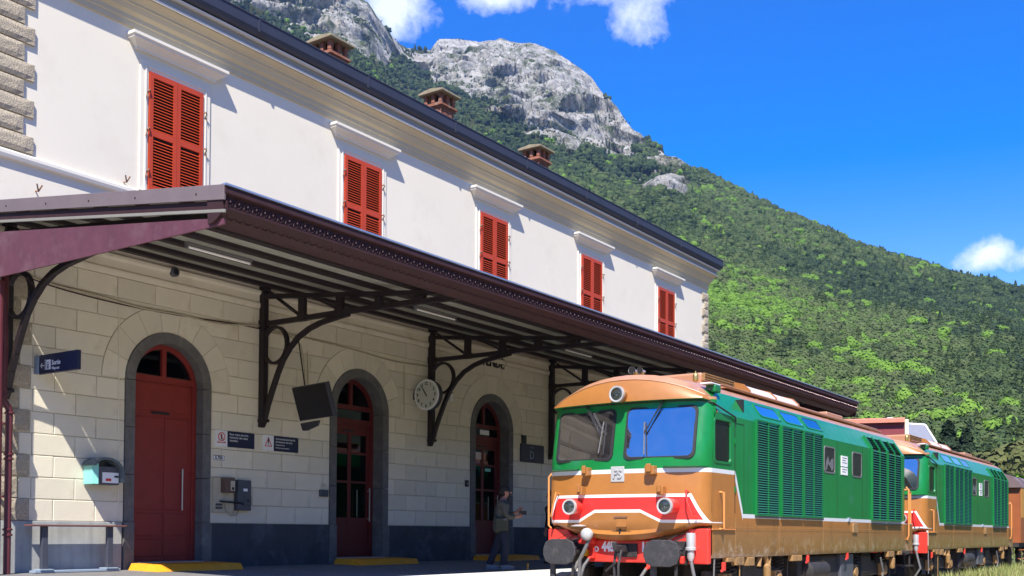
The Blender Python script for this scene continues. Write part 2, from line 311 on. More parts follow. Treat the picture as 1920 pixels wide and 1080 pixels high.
# ------------------------------------------------------------------ mesh builder
class MB:
    def __init__(s): s.v = []; s.f = []; s.m = []
    def add(s, vs, fs, mi=0):
        b = len(s.v); s.v += [tuple(v) for v in vs]; s.f += [tuple(i+b for i in f) for f in fs]; s.m += [mi]*len(fs); return s
    def box(s, x0, x1, y0, y1, z0, z1, mi=0, mx=None):
        if x0 > x1: x0, x1 = x1, x0
        if y0 > y1: y0, y1 = y1, y0
        if z0 > z1: z0, z1 = z1, z0
        vs = [Vector(p) for p in ((x0,y0,z0),(x1,y0,z0),(x1,y1,z0),(x0,y1,z0),(x0,y0,z1),(x1,y0,z1),(x1,y1,z1),(x0,y1,z1))]
        if mx is not None: vs = [mx @ v for v in vs]
        return s.add(vs, [(0,3,2,1),(4,5,6,7),(0,1,5,4),(1,2,6,5),(2,3,7,6),(3,0,4,7)], mi)
    def prism(s, poly, ax, a0, a1, mi=0, cap=True):
        """poly: 2-D points in the plane across axis ax: x->(y,z), y->(x,z), z->(x,y)"""
        def P(p, a): return (a, p[0], p[1]) if ax == 'x' else (p[0], a, p[1]) if ax == 'y' else (p[0], p[1], a)
        n = len(poly); vs = [P(p, a0) for p in poly] + [P(p, a1) for p in poly]
        fs = [(i, (i+1) % n, (i+1) % n+n, i+n) for i in range(n)]
        if cap: fs += [tuple(range(n))[::-1], tuple(range(n, 2*n))]
        return s.add(vs, fs, mi)
    def tube(s, pts, r, n=8, mi=0, closed=False, cap=True):
        pts = [Vector(p) for p in pts]; N = len(pts); rings = []
        prev = None
        for i, p in enumerate(pts):
            if closed: d = pts[(i+1) % N]-pts[i-1]
            else: d = pts[min(i+1, N-1)]-pts[max(i-1, 0)]
            d.normalize()
            if prev is None: a = d.orthogonal().normalized()
            else: a = (prev-d*prev.dot(d)); a = a.normalized() if a.length > 1e-6 else d.orthogonal().normalized()
            prev = a; b = d.cross(a); rr = r[i] if isinstance(r, (list, tuple)) else r
            rings.append([p+(a*cos(2*pi*k/n)+b*sin(2*pi*k/n))*rr for k in range(n)])
        vs = [v for q in rings for v in q]; fs = []
        for i in range(N if closed else N-1):
            j = (i+1) % N
            for k in range(n): fs.append((i*n+k, i*n+(k+1) % n, j*n+(k+1) % n, j*n+k))
        if cap and not closed: fs += [tuple(range(n))[::-1], tuple(range((N-1)*n, N*n))]
        return s.add(vs, fs, mi)
    def bar(s, p, q, w, t, mi=0, side=(1, 0, 0)):
        """rectangular bar from p to q; t is the thickness along 'side', w across"""
        p, q, sd = Vector(p), Vector(q), Vector(side); d = (q-p).normalized(); n = d.cross(sd).normalized()
        vs = [e+sd*(a*t/2)+n*(b*w/2) for e in (p, q) for a, b in ((-1,-1),(1,-1),(1,1),(-1,1))]
        return s.add(vs, [(0,3,2,1),(4,5,6,7),(0,1,5,4),(1,2,6,5),(2,3,7,6),(3,0,4,7)], mi)
    def ribbon(s, pts, w, x0, x1, mi=0):
        """flat curved bar in the YZ plane (pts = (y,z)), width w, between x0 and x1"""
        pts = [Vector(p) for p in pts]; N = len(pts); L = []; R = []
        for i, p in enumerate(pts):
            d = (pts[min(i+1, N-1)]-pts[max(i-1, 0)]).normalized(); n = Vector((-d.y, d.x)); L.append(p+n*w/2); R.append(p-n*w/2)
        for i in range(N-1): s.prism([L[i], L[i+1], R[i+1], R[i]], 'x', x0, x1, mi)
        return s
    def lathe(s, prof, o=(0, 0, 0), d=(0, 0, 1), n=20, mi=0, caps=3):
        o, d = Vector(o), Vector(d).normalized(); a = d.orthogonal().normalized(); b = d.cross(a); N = len(prof)
        vs = [o+d*h+(a*cos(2*pi*k/n)+b*sin(2*pi*k/n))*max(r, 1e-4) for r, h in prof for k in range(n)]
        fs = [(i*n+k, i*n+(k+1) % n, (i+1)*n+(k+1) % n, (i+1)*n+k) for i in range(N-1) for k in range(n)]
        if caps & 1: fs.append(tuple(range(n))[::-1])
        if caps & 2: fs.append(tuple(range((N-1)*n, N*n)))
        return s.add(vs, fs, mi)
    def ball(s, c, r, n=12, mi=0):
        rx, ry, rz = (r, r, r) if isinstance(r, (int, float)) else r
        vs = []; fs = []; h = n//2
        for i in range(h+1):
            t = pi*i/h
            for k in range(n): vs.append((c[0]+rx*sin(t)*cos(2*pi*k/n), c[1]+ry*sin(t)*sin(2*pi*k/n), c[2]+rz*cos(t)))
        for i in range(h):
            for k in range(n): fs.append((i*n+k, (i+1)*n+k, (i+1)*n+(k+1) % n, i*n+(k+1) % n))
        return s.add(vs, fs, mi)
    def mesh(s, name, mats, off=Vector((0, 0, 0)), smooth=False):
        me = bpy.data.meshes.new(name); me.from_pydata([(v[0]-off[0], v[1]-off[1], v[2]-off[2]) for v in s.v], [], s.f)
        for q in (mats if isinstance(mats, (list, tuple)) else [mats]): me.materials.append(MT[q])
        if any(s.m): me.polygons.foreach_set('material_index', s.m)
        me.validate()
        import bmesh
        bm = bmesh.new(); bm.from_mesh(me); bmesh.ops.recalc_face_normals(bm, faces=bm.faces); bm.to_mesh(me); bm.free()
        if smooth:
            me.polygons.foreach_set('use_smooth', [True]*len(me.polygons))
            try: me.set_sharp_from_angle(angle=radians(38))
            except Exception: pass
        me.update(); return me

OFF = {}
def thing(name, label, cat, loc, group=None, rz=0):
    o = bpy.data.objects.new(name, None); COL.objects.link(o); o.location = loc; o.rotation_euler = (0, 0, rz)
    o.empty_display_size = .2; o['label'] = label; o['category'] = cat
    if group: o['group'] = group
    OFF[o.name] = Vector(loc); return o
def part(name, mb, mats, parent, smooth=False, bevel=0, local=False, label=None, kind=None):
    """a mesh part; the builder's coordinates are world ones unless local"""
    off = Vector((0, 0, 0)) if local else OFF[parent.name]
    me = mb if isinstance(mb, bpy.types.Mesh) else mb.mesh(name, mats, off, smooth)
    o = bpy.data.objects.new(name, me); COL.objects.link(o); o.parent = parent; OFF[o.name] = OFF[parent.name]
    if bevel:
        b = o.modifiers.new('bevel', 'BEVEL'); b.width = bevel; b.segments = 2; b.limit_method = 'ANGLE'; b.angle_limit = radians(40)
    if label: o['label'] = label
    if kind: o['kind'] = kind
    return o
def inst(name, me, parent, loc, rot=(0, 0, 0), scale=(1, 1, 1)):
    o = bpy.data.objects.new(name, me); COL.objects.link(o); o.parent = parent
    o.location = Vector(loc)-OFF[parent.name]; o.rotation_euler = rot; o.scale = scale; OFF[o.name] = Vector(loc); return o
def single(name, mb, mats, label, cat, base=None, group=None, smooth=False, bevel=0):
    if base is None:
        a = np.array(mb.v); base = Vector((float(a[:, 0].mean()), float(a[:, 1].mean()), float(a[:, 2].min())))
    base = Vector(base)
    o = bpy.data.objects.new(name, mb.mesh(name, mats, base, smooth)); COL.objects.link(o); o.location = base
    o['label'] = label; o['category'] = cat
    if group: o['group'] = group
    if bevel:
        b = o.modifiers.new('bevel', 'BEVEL'); b.width = bevel; b.segments = 2; b.limit_method = 'ANGLE'
    OFF[o.name] = base; return o
def struct(name, mb, mats, smooth=False):
    o = bpy.data.objects.new(name, mb.mesh(name, mats, Vector((0, 0, 0)), smooth)); COL.objects.link(o); o['kind'] = 'structure'; OFF[o.name] = Vector((0, 0, 0)); return o
def copy_tree(o, parent=None):
    c = o.copy(); COL.objects.link(c); c.parent = parent
    if parent is not None: c.matrix_parent_inverse = o.matrix_parent_inverse
    for ch in KIDS.get(o.name, []): copy_tree(ch, c)
    return c
KIDS = {}
def index_kids():
    KIDS.clear()
    for o in bpy.data.objects:
        if o.parent: KIDS.setdefault(o.parent.name, []).append(o)

def textmesh(s, size, mats, narrow=1.0, ext=.003, align='CENTER', bold=0):
    cu = bpy.data.curves.new('lettering', 'FONT'); cu.body = s; cu.size = size; cu.extrude = ext; cu.align_x = align; cu.align_y = 'CENTER'
    cu.offset = bold; cu.resolution_u = 3
    o = bpy.data.objects.new('tmp', cu); COL.objects.link(o)
    bpy.context.view_layer.update()
    me = bpy.data.meshes.new_from_object(o.evaluated_get(bpy.context.evaluated_depsgraph_get()))
    bpy.data.objects.remove(o); bpy.data.curves.remove(cu)
    me.materials.clear(); me.materials.append(MT[mats]); me.transform(Matrix.Diagonal((narrow, 1, 1, 1))); me.name = 'lettering'; return me
R_WALL = (pi/2, 0, 0)                    # lettering reading along +X, facing -Y
R_FRONT = (pi/2, 0, -pi/2)               # lettering facing -X, reading along -Y

# ------------------------------------------------------------------ terrain, ground, water
def fbm(x, y, oct=5, seed=0, gain=.5):
    tot = np.zeros_like(x); amp = 1.; fr = 1.; tab = np.random.default_rng(seed).random((256, 256))
    for _ in range(oct):
        xx = x*fr; yy = y*fr; xi = np.floor(xx).astype(int); yi = np.floor(yy).astype(int); fx = xx-xi; fy = yy-yi
        fx = fx*fx*(3-2*fx); fy = fy*fy*(3-2*fy)
        g = lambda a, b: tab[a % 256, b % 256]
        v = (g(xi, yi)*(1-fx)+g(xi+1, yi)*fx)*(1-fy)+(g(xi, yi+1)*(1-fx)+g(xi+1, yi+1)*fx)*fy
        tot += (v-.5)*amp; amp *= gain; fr *= 2.03
    return tot
RIDGE = [(-20, .16, 650), (0, .175, 700), (7.17, .198, 740), (9.01, .2134, 740), (9.48, .2165, 740), (10.19, .2236, 740), (12.37, .236, 760), (13.86, .2467, 770), (15.64, .2603, 780),
 (16.94, .2694, 790), (18.25, .2833, 800), (19.59, .2948, 820), (20.94, .3078, 840), (22.31, .3212, 860), (23.97, .3379, 890), (26.22, .3615, 940), (27.5, .3741, 1000), (28.64, .3885, 1080), (29.36, .4066, 1150),
 (30.08, .4197, 1200), (30.51, .43, 1230), (31.38, .4431, 1260), (32.54, .4587, 1290), (34.13, .4639, 1300), (35.44, .4689, 1300), (36.59, .4655, 1300), (37.75, .467, 1290), (38.84, .4663, 1280), (39.3, .4568, 1270),
 (39.76, .4554, 1260), (40.62, .4582, 1230), (41.05, .4629, 1200), (41.77, .4773, 1150), (42.64, .499, 1120), (44.06, .5096, 1100), (46.31, .5132, 1100), (50.71, .5425, 1100), (60, .56, 1100), (80, .45, 1100)]
ROCKS = [[(50.18, .559), (42.36, .504), (41.05, .463), (40.62, .457), (41.04, .443), (42.33, .446), (44.03, .459), (46.28, .468), (47.95, .477), (50.67, .488), (70, .46), (70, .6)],
 [(39.3, .46), (38.84, .48), (35.44, .48), (32.4, .47), (30.51, .44), (28.64, .40), (27.5, .38), (28.06, .350), (29.35, .352), (32.23, .368), (33.96, .382), (35.41, .395), (37.15, .41), (38.31, .422), (39.75, .436), (40.76, .448), (41.05, .46)],
 [(27.3, .370), (24.5, .352), (24.5, .336), (27.3, .350)], [(27.0, .345), (25.6, .338), (25.2, .300), (27.0, .306), (27.5, .327)],
 [(29.49, .345), (29.06, .344), (25.93, .311), (26.07, .303), (27.91, .32)], [(20.8, .162), (19.86, .165), (19.53, .150), (20.12, .145)], [(12.2, .196), (11.6, .198), (11.5, .190), (12.1, .189)]]
def inpoly(px, py, poly):
    ins = np.zeros(px.shape, bool); n = len(poly)
    for i in range(n):
        x0, y0 = poly[i]; x1, y1 = poly[(i+1) % n]
        if y0 == y1: continue
        c = ((y0 > py) != (y1 > py)) & (px < (x1-x0)*(py-y0)/(y1-y0)+x0); ins ^= c
    return ins
R0 = 125.
def terrain_h(az, r):
    ra = [a for a, _, _ in RIDGE]; el = np.interp(az, ra, [e for _, e, _ in RIDGE]); R = np.interp(az, ra, [d for _, _, d in RIDGE])
    t = np.clip((r-R0)/(R-R0), 0, 1.35)
    x = r*np.cos(np.radians(az)); y = r*np.sin(np.radians(az))
    wood = np.clip((az-26)/2, 0, 1)
    H = el*R - 10*(1-np.clip((az-26)/2.5, 0, 1))
    base = np.where(t <= 1, t**1.12, 1-(t-1)*1.1)
    steep = np.clip(t, 0, 1)**1.55
    base = np.where(t <= 1, base*(1-wood*.45)+steep*wood*.45, base)
    h = H*base
    edge = np.clip(t*5, 0, 1)*np.clip((1.0-t)*6, .10, 1)
    h += fbm(x/170, y/170, 4, 3)*24*edge*np.clip(t*1.1, 0, 1)
    e = (h)/np.maximum(r, 1)
    rock = np.zeros(az.shape)
    na = fbm(x/30, y/30, 3, 11)*1.6; ne = fbm(x/26+40, h/26, 3, 12)*.022
    for p in ROCKS: rock = np.maximum(rock, inpoly(az+na*.6, e+ne, p).astype(float))
    return x, y, h, rock, t
def build_terrain():
    az = np.concatenate([np.arange(-20, 6, .6), np.arange(6, 52, .085), np.arange(52, 80, .6)])
    tt = np.concatenate([np.linspace(0, 1, 250), np.linspace(1.01, 1.34, 10)])
    A, Tt = np.meshgrid(az, tt, indexing='ij')
    R = np.interp(A, [a for a, _, _ in RIDGE], [d for _, _, d in RIDGE])
    r = R0+(R-R0)*Tt
    x, y, h, rock, t = terrain_h(A, r)
    # rock relief: ribs and ledges pushed in and out of the slope
    lat = np.radians(A)*r
    rid = 1-np.abs(fbm(lat/75, h/60, 5, 21, .5))*3.2
    cr = fbm(lat/24+h/40, h/20, 4, 22, .5)
    amp = rock*np.clip((1.02-t)*14, .12, 1)
    h = h+amp*(rid*6+cr*9-3) + (1-rock)*fbm(x/25, y/25, 3, 5)*3*np.clip(t*4, 0, 1)*np.clip((1.02-t)*14, .15, 1)
    push = amp*(fbm((lat+.6*h)/70+9, h/45, 5, 31, .55)*46-rid*8+fbm(lat/16, (h-.5*lat)/13, 4, 32, .6)*16)
    ca, sa = np.cos(np.radians(A)), np.sin(np.radians(A)); x = x-ca*push; y = y-sa*push
    n, m = A.shape
    V = np.stack([x, y, h], -1).reshape(-1, 3).astype(np.float32)
    idx = np.arange(n*m).reshape(n, m)
    F = np.stack([idx[:-1, :-1], idx[1:, :-1], idx[1:, 1:], idx[:-1, 1:]], -1).reshape(-1, 4)
    me = bpy.data.meshes.new('mountain'); me.vertices.add(len(V)); me.vertices.foreach_set('co', V.ravel())
    me.loops.add(F.size); me.loops.foreach_set('vertex_index', F.ravel().astype(np.int32))
    me.polygons.add(len(F)); me.polygons.foreach_set('loop_start', np.arange(0, F.size, 4, dtype=np.int32)); me.polygons.foreach_set('loop_total', np.full(len(F), 4, np.int32))
    me.update(calc_edges=True); me.validate()
    me.polygons.foreach_set('use_smooth', [True]*len(F))
    at = me.attributes.new('rock', 'FLOAT', 'POINT'); at.data.foreach_set('value', rock.reshape(-1).astype(np.float32))
    m_, T, P = newmat('mountain_rock_and_soil')
    a = T.n('ShaderNodeAttribute', attribute_name='rock')
    ob = T.obj()
    v = T.n('ShaderNodeTexVoronoi', feature='DISTANCE_TO_EDGE'); v.inputs['Scale'].default_value = .055; v.inputs['Randomness'].default_value = 1
    wv = T.n('ShaderNodeMapping'); wv.inputs['Scale'].default_value = (1, 1, .55)
    wx = T.n('ShaderNodeVectorMath', operation='ADD'); nn = T.n('ShaderNodeTexNoise'); nn.inputs['Scale'].default_value = .05; nn.inputs['Detail'].default_value = 5; T.l(ob, nn.inputs['Vector'])
    sc = T.n('ShaderNodeVectorMath', operation='SCALE'); sc.inputs['Scale'].default_value = 45; T.l(nn.outputs['Color'], sc.inputs[0])
    T.l(ob, wx.inputs[0]); T.l(sc.outputs[0], wx.inputs[1]); T.l(wx.outputs[0], wv.inputs['Vector']); T.l(wv.outputs[0], v.inputs['Vector'])
    n1 = T.m('MULTIPLY', T.m('SUBTRACT', T.noise(.10, 9, .74), .28, clamp=True), 2.2, clamp=True); n2 = T.noise(.03, 6, .6)
    c = T.mix(n1, (.20, .195, .18), (.58, .565, .53))
    c = T.mix(T.m('MULTIPLY', T.m('SUBTRACT', n2, .56, clamp=True), 4, clamp=True), c, (.36, .30, .22))
    c = T.mix(T.m('SUBTRACT', 1, T.m('MULTIPLY', v.outputs['Distance'], 22, clamp=True)), c, (.12, .12, .115))
    scrub = T.m('MULTIPLY', T.m('SUBTRACT', T.noise(.026, 9, .78), .485, clamp=True), 9, clamp=True)
    c = T.mix(scrub, c, T.mix(T.noise(.3, 3), (.035, .055, .020), (.10, .12, .05)))
    soil = T.mix(T.noise(.12, 5), (.028, .038, .015), (.075, .085, .03))
    c = T.mix(T.m('GREATER_THAN', a.outputs['Fac'], .5), soil, c)
    T.l(c, P.inputs['Base Color']); P.inputs['Roughness'].default_value = .95; P.inputs['Specular IOR Level'].default_value = .1
    T.l(T.bump(T.m('ADD', T.noise(.16, 9, .72), T.m('MULTIPLY', v.outputs['Distance'], .8)), 1.0, 6.0), P.inputs['Normal'])
    me.materials.append(m_)
    o = bpy.data.objects.new('mountain', me); COL.objects.link(o); o['kind'] = 'structure'
build_terrain()

def far_side():  # unseen hillsides added behind the camera to darken reflections and ambient light
    az = np.arange(82, 342, 1.0); rr = np.array([260, 340, 420, 520, 640, 760, 900]); fr = np.array([0, .12, .3, .52, .76, 1.0, .8])
    A, Rr = np.meshgrid(az, rr, indexing='ij'); Hh = np.interp(A, [80, 100, 140, 180, 230, 280, 320, 342], [330, 260, 150, 110, 150, 200, 190, 120])*fr[None, :]
    x = Rr*np.cos(np.radians(A)); y = Rr*np.sin(np.radians(A)); Hh = Hh+fbm(x/90, y/90, 4, 9)*60*np.clip(fr*3, 0, 1)[None, :]-1
    n, m = A.shape; V = np.stack([x, y, Hh], -1).reshape(-1, 3); g_ = MB(); g_.v = [tuple(v) for v in V]
    for i in range(n-1):
        for j in range(m-1): g_.f.append((i*m+j, (i+1)*m+j, (i+1)*m+j+1, i*m+j+1)); g_.m.append(0)
    struct('unseen_hills', g_, 'hillgreen')
MT['hillgreen'] = mat('wooded_hill_green', (.045, .065, .022), .95, var=.5, vs=.05, bump=1, bs=.2)
far_side()
def crown_mesh(name, kind, seed, leaf=.5, nq=700, mat_='leaf', core=True, jit=.38):
    """unit tree about 1 tall in scale units: height 8 m, radius about 3 m; leaf clumps through the crown"""
    rg = np.random.default_rng(seed); C = []; Nn = []
    if kind == 'round':
        nl = 13; L = rg.normal(size=(nl, 3)); L /= np.linalg.norm(L, axis=1)[:, None]; L = L*rg.uniform(.9, 1.9, (nl, 1)); L[:, 2] = L[:, 2]*1.15+4.6
        lr = rg.uniform(1.0, 1.75, nl)
        for i in range(nq):
            k = rg.integers(nl); d = rg.normal(size=3); d /= np.linalg.norm(d); d[2] = abs(d[2])*.9+d[2]*.1 if rg.random() < .6 else d[2]
            C.append(L[k]+d*lr[k]*rg.uniform(.82, 1.05)); Nn.append(d)
    else:
        for i in range(nq):
            h = rg.random()**.75; a = rg.uniform(0, 2*pi); lay = (h*9) % 1
            rad = (1-h)*2.3*(.62+.38*(1-lay))*rg.uniform(.75, 1.05)+.08
            z = 1.0+h*8.2; C.append(np.array([cos(a)*rad, sin(a)*rad, z-lay*.25])); Nn.append(np.array([cos(a), sin(a), .75]))
    C = np.array(C); Nn = np.array(Nn)+rg.normal(size=(len(C), 3))*jit; Nn /= np.linalg.norm(Nn, axis=1)[:, None]
    t = np.cross(Nn, rg.normal(size=(len(C), 3))); t /= np.linalg.norm(t, axis=1)[:, None]; b = np.cross(Nn, t)
    s = leaf*rg.uniform(.6, 1.25, (len(C), 1)); V = np.stack([C-t*s-b*s*.5, C+t*s*.3-b*s, C+t*s+b*s*.5, C-t*s*.3+b*s], 1).reshape(-1, 3)
    mb = MB(); mb.v = [tuple(v) for v in V]; mb.f = [(4*i, 4*i+1, 4*i+2, 4*i+3) for i in range(len(C))]; mb.m = [0]*len(C)
    if core:
        if kind == 'round':
            for k in range(nl): mb.ball(L[k], lr[k]*.86, 8)
        else: mb.lathe([(1.5, .8), (1.2, 2.6), (.7, 5.2), (.05, 8.6)], n=7)
    me = bpy.data.meshes.new(name); me.from_pydata(mb.v, [], mb.f); me.materials.append(MT[mat_]); me.update(); return me

def build_forest():
    tmpl = bpy.data.collections.new('forest_crowns')
    kinds = [('round', 1), ('round', 2), ('round', 3), ('cone', 4), ('cone', 5)]
    for i, (k, sd) in enumerate(kinds):
        tmpl.objects.link(bpy.data.objects.new('crown_%d' % i, crown_mesh('crown', k, sd, .24, 1500, jit=.20)))
    rg = np.random.default_rng(5); pts = []
    N = 76000
    az = rg.uniform(-12, 58, N); R = np.interp(az, [a for a, _, _ in RIDGE], [d for _, _, d in RIDGE])
    u = rg.random(N)**.80; r = R0-15+(R*1.02-R0+15)*u
    x, y, h, rock, t = terrain_h(az, r); h = np.maximum(h, 0)
    h = h+fbm(x/25, y/25, 3, 5)*3*np.clip(t*4, 0, 1)*np.clip((1.02-t)*14, .15, 1)
    infrm = (az > 7) & (az < 48)
    keep = (rock < .5) | ((rg.random(N) < .55) & (fbm(np.radians(az)*r/45, h/28, 4, 77) > .07))
    keep &= (infrm | (rg.random(N) < .35))
    dens = np.clip(620/r, .55, 1.0); keep &= rg.random(N) < dens
    x, y, h, rock, t, az, r = [q[keep] for q in (x, y, h, rock, t, az, r)]
    n = len(x); el = h/r
    g = fbm(x/55, y/55, 4, 41)*1.5; low = .35*np.clip((.20-el)/.14, 0, 1)*np.clip((az-7)/6, .55, 1)
    patch = np.exp(-(((az-23.0)/2.6)**2+((el-.19)/.030)**2))*.9 + np.exp(-(((az-17.5)/4)**2+((el-.125)/.035)**2))*.75
    tint = .22+g*.26+fbm(x/140, y/140, 3, 61)*.3+rg.normal(size=n)*.13+low*.22+patch*.36
    lone = rg.random(n) < (.015+.10*np.clip(patch, 0, 1)+.05*low); tint = np.where(lone, rg.uniform(.85, 1.0, n), tint); tint = np.clip(tint, 0, 1)
    cone = (tint < .40) & (rg.random(n) < .18)
    kind = np.where(cone, rg.integers(3, 5, n), rg.integers(0, 3, n))
    s = rg.uniform(.72, 1.30, n)*np.where(lone, 1.15, 1)*np.where(rock > .5, .38, 1)*np.where(el > .36, .72, 1); s = s*np.interp(r, [120, 400], [.85, 1.0])
    me = bpy.data.meshes.new('forest'); V = np.stack([x, y, h-1.2*s], -1).astype(np.float32)
    me.vertices.add(n); me.vertices.foreach_set('co', V.ravel())
    for nm, val, ty in (('tint', tint, 'FLOAT'), ('size', s, 'FLOAT'), ('turn', rg.uniform(0, 6.28, n), 'FLOAT'), ('kindof', kind, 'INT')):
        a = me.attributes.new(nm, ty, 'POINT'); a.data.foreach_set('value', val.astype(np.int32 if ty == 'INT' else np.float32))
    me.update()
    o = bpy.data.objects.new('forest', me); COL.objects.link(o); o['kind'] = 'stuff'
    o['label'] = 'mixed spring woodland of dark and fresh green trees covering the mountainside'; o['category'] = 'forest'
    ng = bpy.data.node_groups.new('scatter_trees', 'GeometryNodeTree')
    ng.interface.new_socket('Geometry', in_out='INPUT', socket_type='NodeSocketGeometry'); ng.interface.new_socket('Geometry', in_out='OUTPUT', socket_type='NodeSocketGeometry')
    N_ = ng.nodes; gi = N_.new('NodeGroupInput'); go = N_.new('NodeGroupOutput')
    ci = N_.new('GeometryNodeCollectionInfo'); ci.inputs['Collection'].default_value = tmpl; ci.inputs['Separate Children'].default_value = True; ci.inputs['Reset Children'].default_value = True
    ip = N_.new('GeometryNodeInstanceOnPoints'); ip.inputs['Pick Instance'].default_value = True
    def attr(nm, ty):
        a = N_.new('GeometryNodeInputNamedAttribute'); a.data_type = ty; a.inputs['Name'].default_value = nm; return a.outputs['Attribute']
    mp = N_.new('GeometryNodeMeshToPoints')
    ng.links.new(gi.outputs[0], mp.inputs['Mesh']); ng.links.new(mp.outputs[0], ip.inputs['Points'])
    ng.links.new(ci.outputs[0], ip.inputs['Instance']); ng.links.new(attr('kindof', 'INT'), ip.inputs['Instance Index'])
    cx = N_.new('ShaderNodeCombineXYZ'); ng.links.new(attr('turn', 'FLOAT'), cx.inputs[2]); ng.links.new(cx.outputs[0], ip.inputs['Rotation'])
    cs = N_.new('ShaderNodeCombineXYZ'); sz = attr('size', 'FLOAT')
    for k in range(3): ng.links.new(sz, cs.inputs[k])
    ng.links.new(cs.outputs[0], ip.inputs['Scale']); ng.links.new(ip.outputs[0], go.inputs[0])
    o.modifiers.new('trees', 'NODES').node_group = ng
    print('forest trees', n)
build_forest()

# valley floor reaching under the mountain, track bed, platform
g = MB(); g.add([(-400, -400, -.35), (1500, -400, -.35), (1500, 1500, -.35), (-400, 1500, -.35)], [(0, 1, 2, 3)]); struct('ground', g, 'earth')
g = MB(); g.prism([(-9, -.34), (-8, -.14), (10.12, -.14), (10.12, -.34)], 'x', -15, 140); struct('track_bed', g, 'ballast')  # ballast spread wide and pale to bounce warm light under the canopy
g = MB(); g.prism([(-8, -.33), (-6, .02), (3.0, .06), (5.0, .22), (6.1, .10), (6.5, -.2)], 'x', 22, 140); struct('grass_bank', g, 'earth', True)
def plat_z(y): return .655-.022*(15.6-y)
g = MB(); g.prism([(11.7, -.2), (11.7, plat_z(11.7)), (15.6, plat_z(15.6)), (15.6, -.2)], 'x', -15, 60); struct('platform', g, 'asphalt')
g = MB(); g.prism([(10.17, -.33), (10.17, .3), (11.699, .3), (11.699, -.33)], 'x', -15, 60); pe = struct('platform_edge_wall', g, 'concrete')
me = MB().box(.004, .996, 0, .75, 0, .16).mesh('coping_slab', 'coping')
for i in range(-6, 36):
    for k in range(2):
        o = inst('coping_slab', me, pe, (i+.5*k, 10.15+k*.765, plat_z(10.5+k*.76)-.157), rot=(.022, 0, 0))
g = MB(); g.box(-15, 34, 15.6, 15.601, .2, .21); 
# rails and sleepers
for yy in (7.74, 9.18):
    g = MB(); g.prism([(yy-.07, -.14), (yy+.07, -.14), (yy+.02, -.11), (yy+.02, -.04), (yy+.036, -.03), (yy+.036, 0), (yy-.036, 0), (yy-.036, -.03), (yy-.02, -.04), (yy-.02, -.11)], 'x', -15, 140)
    r_ = struct('rail', g, 'rail')

# ------------------------------------------------------------------ station building
YW = 15.6
st = thing('station_building', 'long two-storey white railway station with red shutters, arched red doors and cream ashlar ground floor', 'railway station', (21.4, 21.0, .65))
BX0, BX1 = 8.25, 34.48
DOORS = [11.93, 16.80, 21.62]; HID = [26.45, 31.26]
DR, DI, DS = .90, .715, 3.88           # outer and inner surround radius, springing height
# backing wall with arched openings
def arc(cx, r, a0, a1, n=14): return [(cx+r*cos(a0+(a1-a0)*i/n), DS+r*sin(a0+(a1-a0)*i/n)) for i in range(n+1)]
mb = MB(); xs = [BX0]
for c in DOORS+HID: xs += [c-DR+.03, c+DR-.03]
xs.append(BX1)
for i in range(0, len(xs), 2): mb.box(xs[i], xs[i+1], YW+.014, YW+.4, .3, DS)
prevx = BX0
for i, c in enumerate(DOORS+HID):
    nx = (c+(DOORS+HID)[i+1])/2 if i < 4 else BX1
    r = DR-.03; left = arc(c, r, pi/2, pi, 10); right = arc(c, r, 0, pi/2, 10)
    mb.prism([(prevx, DS), (c-r, DS)]+left[::-1][1:]+[(c, 5.9), (prevx, 5.9)], 'y', YW+.014, YW+.4)
    mb.prism([(c+r, DS), (nx, DS), (nx, 5.9), (c, 5.9)]+right[::-1][:-1], 'y', YW+.014, YW+.4)
    prevx = nx
part('ground_floor_wall', mb, 'mortar', st)
mb = MB(); mb.box(BX0, BX1, YW, 26.6, 5.9, 10.55); part('upper_wall', mb, 'stucco', st, bevel=.01)
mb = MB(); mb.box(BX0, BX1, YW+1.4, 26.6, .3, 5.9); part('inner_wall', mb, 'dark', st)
mb = MB(); mb.box(BX0, BX0+.3, YW+.41, YW+1.4, .3, 5.9); mb.box(BX1-.3, BX1, YW+.41, YW+1.4, .3, 5.9); part('end_wall', mb, 'stucco', st)
mb = MB(); mb.box(BX0+.3, BX1-.3, YW+.41, YW+1.39, .60, .655); part('threshold_floor', mb, 'concrete', st)
# dado
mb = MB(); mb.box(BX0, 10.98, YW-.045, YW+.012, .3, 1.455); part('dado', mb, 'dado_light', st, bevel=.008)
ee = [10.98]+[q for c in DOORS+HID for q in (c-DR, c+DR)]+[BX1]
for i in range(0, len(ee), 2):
    if ee[i+1]-ee[i] > .1: part('dado', MB().box(ee[i]+.001, ee[i+1], YW-.045, YW+.012, .3, 1.455), 'dado_dark', st, bevel=.008, label='dark slate painted base course')
